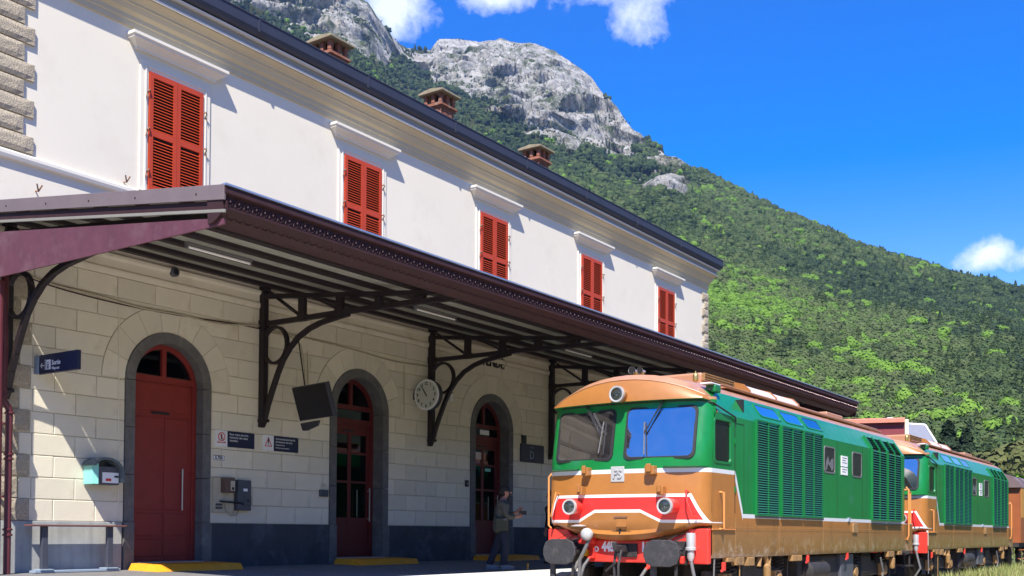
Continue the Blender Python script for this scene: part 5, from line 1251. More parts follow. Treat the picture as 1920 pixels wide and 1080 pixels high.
    P('seam', MB().box(1.0, LB-.3, -HW-.004, -HW-.0005, 1.378, 1.386), 'dustbrown'); P('latch_box', MB().box(7.30, 7.62, -HW-.035, -HW, 1.36, 1.56), 'dustbrown', bevel=.01)
    P('lifting_bracket', MB().box(7.0, 7.12, -HW-.03, -HW, 1.60, 1.68), 'bluegrey')
    for xs_ in (1.05, 3.02, 5.44, 8.58): P('skirt_joint', MB().box(xs_, xs_+.012, -HW-.003, -HW-.0005, .97, 1.58), 'dustbrown')
    for xs_ in (1.40, 5.40, 6.30): P('panel_joint', MB().box(xs_, xs_+.007, -HW-.003, -HW-.0005, 1.67, 3.22), 'black')
    rv = MB()
    for k in range(62): rv.box(.35+k*.18, .365+k*.18, -HW-.008, -HW-.001, 1.425, 1.44)
    for k in range(60): rv.box(.45+k*.18, .462+k*.18, -HW-.006, -HW-.001, 1.02, 1.032)
    P('rivets', rv, 'dustbrown', kind='stuff')
    P('side_door_seam', MB().tube([(1.02, -HW-.003, 1.66), (1.02, -HW-.003, 3.15), (1.38, -HW-.003, 3.15)], .006, 4), 'black'); P('door_hinge', MB().box(1.0, 1.04, -HW-.02, -HW, 2.0, 2.1).box(1.0, 1.04, -HW-.02, -HW, 2.8, 2.9), 'loco_green', bevel=.004)
    for xs_ in (3.2, 7.2, 9.0): P('roof_joint', MB().tube([(xs_, y, sec_z(y)+.004) for y in np.linspace(-1.22, 1.22, 12)], .008, 4), 'dustbrown')
    # roof fittings
    P('roof_rail', MB().tube([(.9, -1.12, 3.78), (1.4, -1.08, 3.85), (RB-.4, -1.02, 3.83)], .022, 6), 'loco_brown', smooth=True)
    P('roof_rail', MB().tube([(1.2, -.80, 3.93), (4.5, -.82, 3.93), (RB-.3, -.84, 3.90)], .018, 6), 'loco_brown', smooth=True)
    P('roof_walkway', MB().box(1.9, RB-.6, -1.0, -.70, 3.87, 3.90), 'loco_roof', bevel=.01)
    tk = MB().prism([(-.75, 3.86), (-.72, 4.02), (-.60, 4.13), (-.35, 4.20), (.35, 4.20), (.60, 4.13), (.75, 3.86)], 'x', 3.5, 6.15); P('exhaust_cowl', tk, 'whitetank', smooth=True, bevel=.03)
    for x in (3.5, 4.85, 6.13): P('cowl_strap', MB().prism([(-.77, 3.86), (-.74, 4.03), (-.61, 4.15), (-.35, 4.22), (.35, 4.22), (.61, 4.15), (.77, 3.86)], 'x', x-.025, x+.025), 'loco_brown')
    P('roof_grille_box', MB().box(1.75, 3.1, -.55, .75, 3.9, 4.16), 'loco_roof', bevel=.04)
    gm = MB()
    for k in range(26): x = 1.78+k*.05; gm.box(x, x+.022, -.60, -.558, 3.94, 4.15)
    for k in range(5): gm.box(1.78, 3.08, -.61, -.598, 3.95+k*.045, 3.965+k*.045)
    P('roof_grille', gm, 'dustbrown')
    P('roof_hatch', MB().box(7.6, 8.7, -.85, .85, 3.88, 4.02), 'loco_roof', bevel=.03); P('roof_hatch', MB().box(9.2, 10.9, -.80, .80, 3.86, 3.98), 'loco_roof', bevel=.03)
    mk = P('marker_lamp', MB().box(.52, .74, -1.36, -1.18, 3.62, 3.74), 'loco_green', bevel=.02); P('lamp_cover', MB().box(.40, .76, -1.34, -1.14, 3.745, 3.765), 'white', mk, bevel=.005); P('lamp_lens', MB().lathe([(.05, 0), (.04, .02)], (.51, -1.27, 3.68), (-1, 0, 0), 12), 'lens', mk)
    br = MB().lathe([(.02, 0), (.02, .05), (.045, .07), (.05, .15), (.04, .19), (.015, .21), (.01, .24)], (1.35, -.62, 3.88), (0, 0, 1), 12); P('whistle', br, 'brass', smooth=True)
    for yy, ln in ((-.02, 1), (-.15, .7)):
        hb = P('air_horn', MB().lathe([(.066*ln**.4, 0), (.06*ln**.4, .02), (.035, .06), (.022, .14*ln), (.02, .24*ln)], (.16+.12*(1-ln), yy, 4.0+.03*ln), (1, 0, 0), 16, 0, 2), 'silver', smooth=True); P('horn_mouth', MB().lathe([(.056*ln**.4, 0), (.02, .01)], (.158+.12*(1-ln), yy, 4.0+.03*ln), (1, 0, 0), 16), 'screen', hb)
    P('horn_mount', MB().box(.24, .30, -.18, .0, 3.84, 3.99), 'brass')
    # drip rail round the visor
    dr = [(front_x(y, 3.44)-.02, y, 3.445) for y in np.linspace(1.25, -1.25, 14)]+[(front_x(-1.44, 3.4)-.0, -1.47, 3.40), (.5, -1.505, 3.32), (.98, -1.505, 3.24), (1.02, -1.50, 3.16)]
    P('drip_rail', MB().tube(dr, .014, 6), 'rubber', smooth=True)
    # head lamps
    def lamp(y, z, r, x0, x1, name='headlamp', m1='loco_red'):
        b_ = P(name, MB().lathe([(r*1.02, 0), (r*1.06, .04), (r*1.0, x1-x0)], (x0, y, z), (1, 0, 0), 24, 0, 2), m1, smooth=True)
        P('bezel', MB().lathe([(r*.88, -.010), (r*1.0, -.016), (r*1.12, -.015), (r*1.14, .03), (r*1.0, .05)], (x0, y, z), (1, 0, 0), 28, 0, 0), 'silver', b_, smooth=True)
        P('reflector', MB().lathe([(r*.97, 0), (r*.7, .05), (.01, .085)], (x0, y, z), (1, 0, 0), 24, 0, 2), 'reflector', b_, smooth=True)
        P('bulb', MB().ball((x0+.02, y, z-.01), (.03, r*.22, r*.22), 10), 'chrome', b_, smooth=True)
        P('lamp_glass', MB().lathe([(.005, -.016), (r*.5, -.012), (r*.93, .0)], (x0, y, z), (1, 0, 0), 24), 'lens', b_, smooth=True)
    lamp(.78, 1.75, .115, -.50, -.15); lamp(-.96, 1.75, .115, -.50, -.10)
    lamp(-.03, 3.575, .118, -.37, -.02, m1='loco_brown')
    # emblem plate with raised letters
    xp = front_x(0, 2.28)-.022
    pl_ = P('emblem_plate', MB().box(xp, xp+.02, -.135, .115, 2.15, 2.405), 'silver', bevel=.02); 
    tm = textmesh('FS', .20, 'silver', .95, .010, 'CENTER', .004); o_ = inst('lettering', tm, pl_, (0, 0, 0), R_FRONT); o_.location = (xp-.008, -.01, 2.275)
    # lamp irons, ledges, nose hatch
    for y, z, w in ((.565, 2.33, .13), (-.62, 2.325, .17), (.66, 2.02, .10), (-.80, 2.00, .12)):
        xx = front_x(y, z); P('lamp_iron', MB().box(xx-.13, xx, y-w/2, y+w/2, z-.07, z+.07).box(xx-.17, xx-.13, y-w/4, y+w/4, z-.03, z+.10), 'loco_brown', bevel=.012)
    for y0, y1 in ((-1.46, -.80), (.76, 1.40)):
        m_ = MB(); n_ = 8; Y_ = np.linspace(y0, y1, n_+1); vs = []
        for y in Y_:
            xx = front_x(y, 2.38); w_ = .085*sin(pi*(y-y0)/(y1-y0))**.4+.03; vs += [(xx-w_, y, 2.395), (xx+.03, y, 2.395), (xx-w_, y, 2.38), (xx+.03, y, 2.36)]
        fs = []
        for i in range(n_): a = i*4; b = a+4; fs += [(a, b, b+1, a+1), (a+2, a+3, b+3, b+2), (a, a+2, b+2, b)]
        m_.add(vs, fs); P('step_ledge', m_, 'loco_green')
    xx = front_x(0, 1.5)-.006
    hp = P('nose_hatch', MB().box(xx-.004, xx+.03, -.17, .02, 1.42, 1.565), 'loco_brown', bevel=.008); P('hinge', MB().box(xx-.02, xx, -.19, .05, 1.575, 1.595), 'hook', hp)
    P('nose_joint', MB().box(front_x(0, 1.36)-.014, front_x(0, 1.36)+.02, -.22, .12, 1.352, 1.360), 'dustbrown'); P('latch', MB().box(front_x(0, 1.36)-.03, front_x(0, 1.36)-.01, -.04, -.015, 1.31, 1.39), 'black')
    # wipers
    for (y0, z0), (y1, z1), (ya, za), (yb, zb) in (((.69, 3.44), (.34, 2.92), (.31, 3.16), (.36, 2.64)), ((-.72, 3.44), (-.46, 2.93), (-.44, 3.12), (-.48, 2.58))):
        w_ = P('wiper', MB().tube([(front_x(y0, z0)-.06, y0, z0), (front_x(y1, z1)-.045, y1, z1)], .011, 5).tube([(front_x(y0, z0)-.06, y0-.04, z0), (front_x(y1, z1)-.045, y1, z1+.03)], .007, 5).ball((front_x(y0, z0)-.05, y0, z0), .032, 8), 'black')
        P('wiper_blade', MB().bar((front_x(ya, za)-.035, ya, za), (front_x(yb, zb)-.035, yb, zb), .016, .02), 'hose_grey', w_)
    # handrails
    P('corner_handrail', MB().tube([(.02, 1.46, 1.40), (.0, 1.50, 1.45), (.0, 1.50, 2.28), (.03, 1.46, 2.34)], .017, 8), 'orange', smooth=True)
    for s in (-1, 1):
        P('cab_handrail', MB().tube([(.42, s*HW, 1.99), (.42, s*(HW+.07), 1.98), (.42, s*(HW+.07), 1.40), (.42, s*HW, 1.40)], .018, 8), 'orange', smooth=True)
        y0 = s*1.20
        P('grab_iron', MB().tube([(front_x(y0, 1.98), y0, 1.98), (front_x(y0, 1.98)-.10, y0, 2.0), (front_x(y0, 1.8)-.12, y0+s*.03, 1.82), (front_x(y0, 1.6)-.10, y0+s*.10, 1.60), (front_x(y0, 1.6), y0+s*.14, 1.58)], .014, 8), 'orange' if s > 0 else 'loco_red', smooth=True)
        P('rear_handrail', MB().tube([(RB+.15, s*(HW+.02), 1.2), (RB+.15, s*(HW+.06), 1.3), (RB+.15, s*(HW+.06), 2.42), (RB+.15, s*(HW), 2.5)], .022, 8), 'orange', smooth=True)
        P('rear_handrail', MB().tube([(RB+.55, s*(HW), 1.6), (RB+.55, s*(HW), 2.38), (RB+.38, s*(HW), 2.44), (RB+.30, s*(HW-.1), 2.44)], .022, 8), 'orange', smooth=True)
    # buffer beam
    bm_ = MB(); L_ = [(-HW, .84), (HW+.02, .84), (HW+.02, 1.39), (1.12, 1.39), (1.05, 1.30), (.72, 1.22), (0, 1.20), (-.72, 1.22), (-1.05, 1.31), (-1.16, 1.40), (-HW, 1.40)]
    P('buffer_beam', MB().prism(L_, 'x', -.02, .10), 'loco_red', bevel=.02)
    for tx, yy in (('445', .31), ('105', -.42)):
        o_ = inst('lettering', textmesh(tx, .21, 'cleartext', .74, .003, 'CENTER', .012), t, (0, 0, 0), R_FRONT); o_.location = (-.024, yy, 1.09)
    o_ = inst('lettering', textmesh('D', .12, 'cleartext', .9, .003, 'CENTER', .006), t, (0, 0, 0), R_FRONT); o_.location = (-.024, .53, 1.05)
    for end, sx in ((-.02, -1), (LB, 1)):
        for y in (.94, -.93):
            X0 = end+sx*.50; pl2 = rrect(y-.30, y+.30, .82, 1.205, .09, 3)
            pl2 = [(a, b) for a, b in rrect(y-.31, y+.31, .80, 1.22, .16, 2)]
            bf = P('buffer', MB().prism(pl2, 'x', X0, X0+sx*.045), 'buffer', bevel=.012)
            P('buffer_stem', MB().lathe([(.10, 0), (.10, .22), (.14, .22), (.14, .46)], (X0-sx*.0, y, 1.01), (-sx, 0, 0), 20), 'buffer', bf, smooth=True)
            P('buffer_base', MB().box(end-sx*.02, end+sx*.035, y-.21, y+.21, .82, 1.20), 'grimy', bf, bevel=.01)
            for k in range(3): P('step_strut', MB().bar((X0-sx*.08, y-.18+k*.16, 1.20), (end, y-.24+k*.2, 1.30), .016, .03), 'grimy', bf)
            P('mounting_leg', MB().bar((X0-sx*.1, y+.20, .84), (X0-sx*.1, y+.20, .30), .09, .05), 'buffer', bf)
            P('foot_step', MB().box(X0-sx*.30, X0-sx*.02, y-.26, y+.26, .50, .54).box(X0-sx*.06, X0-sx*.03, y-.24, y-.20, .54, .82), 'grimy', bf)
    P('coupling_pocket', MB().box(-.055, -.021, -.24, .14, .93, 1.15), 'grimy', bevel=.01)
    P('draw_hook', MB().bar((-.05, -.05, 1.06), (-.42, -.05, 1.08), .11, .07, side=(0, 1, 0)).bar((-.42, -.05, 1.05), (-.46, -.05, 1.18), .07, .07, side=(0, 1, 0)), 'buffer', bevel=.015)
    ch = MB()
    for k in range(2): ch.tube([(-.30, -.09+k*.10, 1.05), (-.36, -.07+k*.08, .80), (-.34, -.06+k*.07, .60)], .022, 7)
    ch.tube([(-.34, -.14, .60), (-.34, .10, .60)], .03, 8); ch.tube([(-.35, -.02, .62), (-.33, -.02, .34)], .028, 8); ch.bar((-.40, -.04, .84), (-.30, .20, .70), .03, .03)
    P('screw_coupling', ch, 'buffer', smooth=True)
    for y, z0, m1, m2 in ((.72, .99, 'hose_yellow', 'hose_grey'), (.59, .95, 'loco_red', 'hose_grey'), (-.48, .80, 'loco_red', 'hose_grey')):
        v_ = P('brake_cock', MB().box(-.10, -.02, y-.04, y+.04, z0-.05, z0+.05).tube([(-.08, y-.02, z0), (-.12, y-.06, z0+.12)], .014, 6).tube([(-.06, y, z0), (-.16, y+.02, z0-.06)], .03, 8), m1, bevel=.01)
        P('brake_hose', MB().tube([(-.14, y+.02, z0-.05), (-.22, y+.07, z0-.17), (-.26, y+.12, z0-.38), (-.20, y+.10, z0-.60), (-.12, y+.02, z0-.66)], .027, 8), m2, v_, smooth=True)
    # jumper sockets
    sk = P('jumper_socket', MB().lathe([(.07, 0), (.075, .02), (.07, .22), (.085, .23), (.085, .27), (.05, .28)], (-.10, -1.22, 1.33), (0, .0, -1), 14).box(-.10, -.02, -1.27, -1.17, 1.12, 1.30), 'silver', smooth=True)
    P('jumper_plug', MB().lathe([(.055, 0), (.06, .10), (.035, .16)], (-.10, -1.22, 1.05), (0, .0, -1), 12), 'silver', sk, smooth=True); P('jumper_cable', MB().tube([(-.10, -1.22, .92), (-.11, -1.26, .75), (-.13, -1.34, .45), (-.14, -1.2, .22)], .028, 8), 'hose_grey', sk, smooth=True)
    P('red_cap', MB().box(-.12, -.02, -1.10, -1.03, .84, .96), 'loco_red', bevel=.02)
    sk = P('lower_horn', MB().lathe([(.03, -.05), (.08, -.035), (.105, .0), (.105, .04), (.085, .10), (.05, .17)], (-.34, .54, 1.30), (.9, .3, 0), 18).lathe([(.13, 0), (.13, .012), (.05, .03)], (-.30, .72, 1.43), (0, 0, 1), 16), 'silver', smooth=True)
    P('horn_pipe', MB().tube([(-.28, .52, 1.23), (-.30, .58, 1.08), (-.32, .68, .88), (-.30, .70, .60)], .032, 8), 'hose_grey', sk, smooth=True); P('horn_bracket', MB().box(-.24, -.02, .52, .78, 1.14, 1.32), 'loco_red', sk, bevel=.03)
    # underframe, bogies
    for bx in (2.35, 9.3):
        bg_ = P('bogie', MB().box(bx-1.75, bx+1.75, -1.16, -1.06, .38, .72).box(bx-1.75, bx+1.75, 1.06, 1.16, .38, .72).box(bx-.35, bx+.35, -1.2, 1.2, .45, .85), 'grimy', bevel=.03)
        for wx in (bx-1.15, bx+1.15):
            for s in (-1, 1):
                wl = P('wheel', MB().lathe([(.47, 0), (.52, .01), (.52, .04), (.49, .10), (.49, .14), (.40, .13), (.15, .10), (.15, .16)], (wx, s*.70, .50), (0, s, 0), 32), 'grimy', bg_, smooth=True)
                P('axle_box', MB().box(wx-.16, wx+.16, s*1.165, s*1.29, .36, .66).lathe([(.13, 0), (.12, .05)], (wx, s*1.28, .50), (0, s, 0), 16), 'dustbrown', bg_, bevel=.02)
                for dx in (-.30, .30):
                    sp = [(wx+dx+.07*cos(a), s*1.2+.07*sin(a), .62+.30*a/(2*pi*5)) for a in np.linspace(0, 2*pi*5, 50)]; P('coil_spring', MB().tube(sp, .016, 5), 'grimy', bg_, smooth=True)
            P('brake_hanger', MB().bar((wx+.62, -1.22, .86), (wx+.58, -1.22, .25), .06, .04, side=(0, 1, 0)), 'grimy', bg_)
    P('fuel_tank', MB().box(4.6, 7.0, -1.30, 1.30, .32, .90), 'grimy', bevel=.06); P('air_reservoir', MB().lathe([(.05, 0), (.17, .05), (.17, 1.05), (.05, 1.1)], (4.75, -1.34, .62), (1, 0, 0), 18), 'grimy', smooth=True)
    P('filler_panel', MB().box(5.1, 5.9, -1.33, -1.31, .40, .80), 'dustbrown')
    P('battery_box', MB().box(6.95, 7.8, -1.36, -.9, .40, .91), 'greybox', bevel=.02)
    for x0, x1, z0, z1 in ((1.1, 1.45, .80, .93), (.75, 1.05, .86, .93), (1.62, 1.9, .78, .93), (3.75, 4.25, .82, .93), (10.1, 10.6, .80, .93), (11.0, 11.3, .84, .93)): P('step_bracket', MB().box(x0, x1, -HW+.005, -HW+.10, z0, z1), 'dustbrown', bevel=.01)
    for x in (2.45, 10.45):
        o_ = [(x+.20*cos(a), -1.40, .68+.32*sin(a)) for a in np.linspace(.3, 2.9, 12)]; P('sand_pipe_arch', MB().tube(o_, .045, 8), 'dustbrown', smooth=True)
        P('damper', MB().lathe([(.05, 0), (.07, .04), (.07, .24), (.03, .28)], (x+.15, -1.42, .52), (0, 0, 1), 12), 'dustbrown', smooth=True)
        P('damper_rod', MB().tube([(x+.30, -1.42, .92), (x+.22, -1.42, .60)], .02, 6), 'dustbrown')
    for x, z in ((.62, .72), (4.6, .78), (7.05, .80)):
        P('red_tag', MB().box(x, x+.10, -HW+.02, -HW+.06, z, z+.14).box(x-.09, x, -HW+.02, -HW+.04, z-.02, z+.02), 'loco_red', bevel=.01)
    P('white_hose', MB().tube([(9.7, -1.40, .80), (9.75, -1.42, .62), (9.85, -1.42, .45), (9.8, -1.40, .25)], .022, 6), 'hose_grey', smooth=True)
    P('rain_pipe', MB().tube([(.30, -1.44, .92), (.28, -1.44, .62), (.30, -1.44, .3)], .014, 6), 'hose_grey'); P('rain_pipe', MB().tube([(1.32, -1.44, .82), (1.32, -1.44, .2)], .010, 6), 'dustbrown')
    return t
l1 = make_loco((15.5, 8.46, 0), 'front green and chestnut diesel locomotive with red striped nose and number 445')
index_kids()
l2 = copy_tree(l1); l2.location = (29.22, 8.46, 0); l2['label'] = 'second green and chestnut diesel locomotive, coupled behind the first'
OFF[l2.name] = Vector(l2.location)

# ------------------------------------------------------------------ coach behind
cx0 = 43.1; cc = thing('railway_coach', 'old chestnut passenger coach with brown roof coupled at the far right', 'railway coach', (cx0, 8.46, 0))
ln = 22.0; hw = 1.46
b_ = MB()
for s in (-1, 1):
    y = 8.46+s*hw
    b_.box(cx0, cx0+ln, y-.02, y+.02, 1.05, 1.98); b_.box(cx0, cx0+ln, y-.02, y+.02, 2.75, 3.15)
    for k in range(13): x = cx0+k*1.75; b_.box(x, x+.62, y-.021, y+.021, 1.98, 2.75)
b_.box(cx0, cx0+.04, 8.46-hw+.02, 8.46+hw-.02, 1.05, 3.15); b_.box(cx0+ln-.04, cx0+ln, 8.46-hw+.02, 8.46+hw-.02, 1.05, 3.15)
part('body', b_, 'coach', cc, bevel=.01)
part('ochre_band', MB().box(cx0+.05, cx0+.95, 8.46-hw-.03, 8.46-hw-.021, 1.99, 3.10), 'coachyel', cc)
for k in range(12):
    x = cx0+k*1.75+.62; f = part('window', MB().box(x-.03, x+1.16, 8.46-hw-.03, 8.46-hw-.005, 1.95, 2.0).box(x-.03, x+1.16, 8.46-hw-.03, 8.46-hw-.005, 2.73, 2.78), 'dustbrown', cc); part('pane', MB().box(x, x+1.13, 8.46-hw-.004, 8.46-hw+.004, 2.0, 2.74), 'screen', f)
rp = [(8.46+a*hw, z) for a, z in ((-1.03, 3.10), (-1.0, 3.28), (-.85, 3.50), (-.5, 3.68), (0, 3.76), (.5, 3.68), (.85, 3.50), (1.0, 3.28), (1.03, 3.10))]; part('roof', MB().prism(rp, 'x', cx0-.15, cx0+ln), 'coachroof', cc, True)
part('gangway', MB().box(cx0-.55, cx0, 8.46-.65, 8.46+.65, 1.1, 3.2), 'rubber', cc, bevel=.05)
for dx in (.9, 5.2, 9.5): part('roof_rib', MB().prism([(p[0]+(p[0]-8.46)*.01, p[1]+.02) for p in rp], 'x', cx0+dx, cx0+dx+.06), 'casing', cc)
for dx in (1.2, 2.6): part('roof_vent', MB().lathe([(.12, 0), (.14, .06), (.05, .12)], (cx0+dx, 8.2, 3.72), (0, 0, 1), 12), 'white', cc, True)
for bx in (3.2, 18.5):
    bg_ = part('bogie', MB().box(cx0+bx-1.7, cx0+bx+1.7, 7.3, 7.4, .35, .62).box(cx0+bx-1.7, cx0+bx+1.7, 9.5, 9.6, .35, .62), 'grimy', cc)
    for wx in (-1.2, 1.2):
        for yy in (7.70, 9.12): part('wheel', MB().lathe([(.45, 0), (.48, .05), (.46, .13), (.12, .13)], (cx0+bx+wx, yy, .46), (0, 1, 0), 24), 'grimy', bg_, True)
part('underframe', MB().box(cx0, cx0+ln, 7.05, 9.87, .90, 1.05), 'grimy', cc)
for z in (.45, .78): part('footboard', MB().box(cx0+.2, cx0+2.2, 6.92, 7.12, z, z+.03), 'coach', cc)
for yy in (7.55, 9.37): part('buffer', MB().lathe([(.22, -.62), (.22, -.58), (.08, -.57), (.10, 0)], (cx0, yy, 1.03), (1, 0, 0), 20), 'buffer', cc, True)

# ------------------------------------------------------------------ people
def skin_mesh(name, verts, edges, rad, m_, parent, root=0, sub=2):
    me = bpy.data.meshes.new(name); me.from_pydata(verts, edges, []); me.materials.append(MT[m_])
    o = bpy.data.objects.new(name, me); COL.objects.link(o); o.parent = parent; OFF[o.name] = OFF[parent.name]
    md = o.modifiers.new('skin', 'SKIN'); md.use_smooth_shade = True
    sv = me.skin_vertices[0] if me.skin_vertices else None
    if sv is None:
        bpy.context.view_layer.objects.active = o; return o
    for i, r in enumerate(rad):
        sv.data[i].radius = r if isinstance(r, tuple) else (r, r)
        sv.data[i].use_root = (i == root)
    s_ = o.modifiers.new('smooth', 'SUBSURF'); s_.levels = sub; s_.render_levels = sub
    return o
def chain(V, E, R, start, pts):
    prev = start; ids = []
    for p, r in pts:
        V.append(p); R.append(r); E.append((prev, len(V)-1)); prev = len(V)-1; ids.append(prev)
    return ids
def person(loc, rz, label, coat, trousers, hair, shoe, pose='walk', H=1.0):
    t = thing('person', label, 'person', loc, None, rz); t.scale = (H, H, H)
    hip = .90
    # joints, figure faces +x
    lean = .05
    V = [(0, 0, hip)]; R = [(.12, .15)]; E = []
    sp = chain(V, E, R, 0, [((.01, 0, 1.06), (.11, .145)), ((.03, 0, 1.24), (.115, .165)), ((.04, 0, 1.38), (.10, .155)), ((.055, 0, 1.455), (.055, .058)), ((.085, 0, 1.51), (.052, .052)), ((.10, 0, 1.565), (.082, .070)), ((.098, 0, 1.64), (.092, .074)), ((.085, 0, 1.69), (.06, .05))])
    sh = sp[2]
    if pose == 'walk': L = [((.02, .09, .86), .088), ((-.08, .10, .50), .060), ((-.23, .10, .12), .042), ((-.24, .10, .06), .042), ((-.12, .10, .035), .035)]; Rr = [((.02, -.09, .86), .088), ((.10, -.10, .49), .060), ((.06, -.10, .11), .042), ((.06, -.10, .05), .042), ((.20, -.10, .035), .035)]
    else: L = [((.0, .09, .86), .088), ((.02, .10, .49), .060), ((.0, .10, .11), .042), ((-.02, .10, .05), .042), ((.14, .11, .035), .035)]; Rr = [((0, -.09, .86), .088), ((.02, -.10, .49), .060), ((.0, -.10, .11), .042), ((-.02, -.10, .05), .042), ((.14, -.11, .035), .035)]
    chain(V, E, R, 0, L); chain(V, E, R, 0, Rr)
    if pose == 'walk': A1 = [((.06, .20, 1.36), .058), ((.10, .23, 1.10), .046), ((.29, .14, 1.17), .034), ((.33, .11, 1.20), .030), ((.375, .09, 1.23), .032)]; A2 = [((.06, -.20, 1.36), .058), ((.11, -.23, 1.09), .046), ((.29, -.13, 1.08), .034), ((.335, -.10, 1.09), .030), ((.38, -.07, 1.10), .032)]
    else: A1 = [((.03, .20, 1.36), .058), ((.02, .25, 1.08), .046), ((.08, .24, .84), .034), ((.09, .24, .79), .028), ((.10, .24, .73), .032)]; A2 = [((.03, -.20, 1.36), .058), ((.02, -.25, 1.08), .046), ((.08, -.24, .84), .034), ((.09, -.24, .79), .028), ((.10, -.24, .73), .032)]
    a1 = chain(V, E, R, sh, A1); a2 = chain(V, E, R, sh, A2)
    for ids, sy in ((a1, -1), (a2, 1)):
        w = Vector(V[ids[-1]]); f = (w-Vector(V[ids[-2]])).normalized(); sd = Vector((0, 1, 0)).cross(f); sd = Vector((0, 0, 1)) if pose == 'walk' else Vector((1, 0, 0))
        for k, ln_ in enumerate((.058, .070, .066, .05)):
            b = w+sd*(.028-.019*k); chain(V, E, R, ids[-1], [(tuple(b+f*.03), .0095), (tuple(b+f*(.03+ln_*.55)+Vector((0, sy*.012, 0))), .0085), (tuple(b+f*(.03+ln_*.85)+Vector((0, sy*.035, 0))), .0075)])
        chain(V, E, R, ids[-2], [(tuple(w+sd*.045), .011), (tuple(w+sd*.06+f*.035+Vector((0, sy*.01, 0))), .0095)])
    skin_mesh('body', V, E, R, 'skin', t)
    # nose, ears
    part('nose', MB().ball((.205, 0, 1.59), (.018, .012, .022), 8), 'skin', t, True, local=True)
    for s in (-1, 1):
        part('ear', MB().ball((.09, s*.088, 1.595), (.02, .012, .032), 8), 'skin', t, True, local=True)
        part('eye', MB().ball((.178, s*.032, 1.615), (.010, .012, .008), 8), 'black', t, True, local=True)
    part('mouth', MB().box(.178, .190, -.022, .022, 1.537, 1.543), 'redprint', t, local=True)
    part('hair', MB().ball((.070, 0, 1.655), (.112, .100, .098), 16).ball((.035, 0, 1.60), (.090, .094, .10), 14), hair, t, True, local=True)
    # trousers
    V = [(0, 0, hip+.06)]; R = [(.135, .165)]; E = []; chain(V, E, R, 0, [((0, 0, hip-.06), (.13, .16))])
    for q in (L, Rr): chain(V, E, R, 1, [(p, r+(.030 if i < 2 else .036)) for i, (p, r) in enumerate(q[:3])]+[((q[2][0][0], q[2][0][1], max(.09, q[2][0][2]-.03)), .078)])
    skin_mesh('trousers', V, E, R, trousers, t)
    # coat
    V = [(-.02, 0, .72)]; R = [(.165, .20)]; E = []
    c_ = chain(V, E, R, 0, [((-.02, 0, .90), (.165, .195)), ((-.01, 0, 1.08), (.155, .18)), ((.015, 0, 1.26), (.15, .19)), ((.03, 0, 1.385), (.125, .17)), ((.045, 0, 1.45), (.085, .09))])
    for q in (A1, A2): chain(V, E, R, c_[3], [(q[0][0], .082), (q[1][0], .072), (tuple(Vector(q[1][0])*.25+Vector(q[2][0])*.75), .058), (q[2][0], .052)])
    skin_mesh('coat', V, E, R, coat, t)
    for q in (L, Rr):
        a, b = Vector(q[3][0]), Vector(q[4][0]); s_ = MB(); c = (a+b)/2
        s_.ball((c.x+.01, c.y, .045), (.150, .052, .045), 12); s_.ball((a.x, a.y, .075), (.062, .05, .055), 10); s_.box(c.x-.13, c.x+.15, c.y-.045, c.y+.045, .0, .022)
        part('shoe', s_, shoe, t, True, local=True)
    if pose == 'walk':
        part('shoulder_bag', MB().box(-.12, .16, -.30, -.20, .80, 1.06), 'satchel', t, bevel=.03, local=True); part('bag_strap', MB().tube([(.02, -.24, 1.05), (.15, -.10, 1.25), (.10, .10, 1.42), (-.10, .12, 1.36), (-.14, -.12, 1.15), (-.08, -.24, 1.05)], .014, 6), 'satchel', t, True, local=True); part('paper', MB().box(.05, .13, -.33, -.31, 1.01, 1.05), 'hose_grey', t, local=True)
    return t
p1 = person((17.45, 12.35, plat_z(12.35)), radians(-55), 'person in olive grey parka and dark jeans reading a phone, walking on the platform', 'parka', 'jeans', 'hair', 'shoe', 'walk', .965)
ph = thing('phone', 'black phone held in both hands by the person in the parka', 'phone', (17.45+.41*cos(radians(-55)), 12.35+.41*sin(radians(-55)), plat_z(12.35)+1.09), rz=radians(-55))
part('phone', MB().box(-.05, .10, -.02, .02, .0, .085), 'black', ph, bevel=.008, local=True); part('display', MB().box(-.045, -.02, -.021, -.0201, .01, .075), 'screen', ph, local=True)
person((21.0, 13.35, plat_z(13.35)), radians(150), 'person in black coat with auburn hair standing half hidden behind the front locomotive', 'blackcloth', 'blackcloth', 'hairred', 'blackcloth', 'stand', .97)

# ------------------------------------------------------------------ house and trees beyond the train
hs = thing('village_house', 'cream gabled house with orange tile roof behind the locomotives', 'house', (80, 21.5, 0))
th = radians(-106)             # long front runs across the view
HM = Matrix.Translation((77.5, 20.0, 0)) @ Matrix.Rotation(radians(15), 4, 'Z')
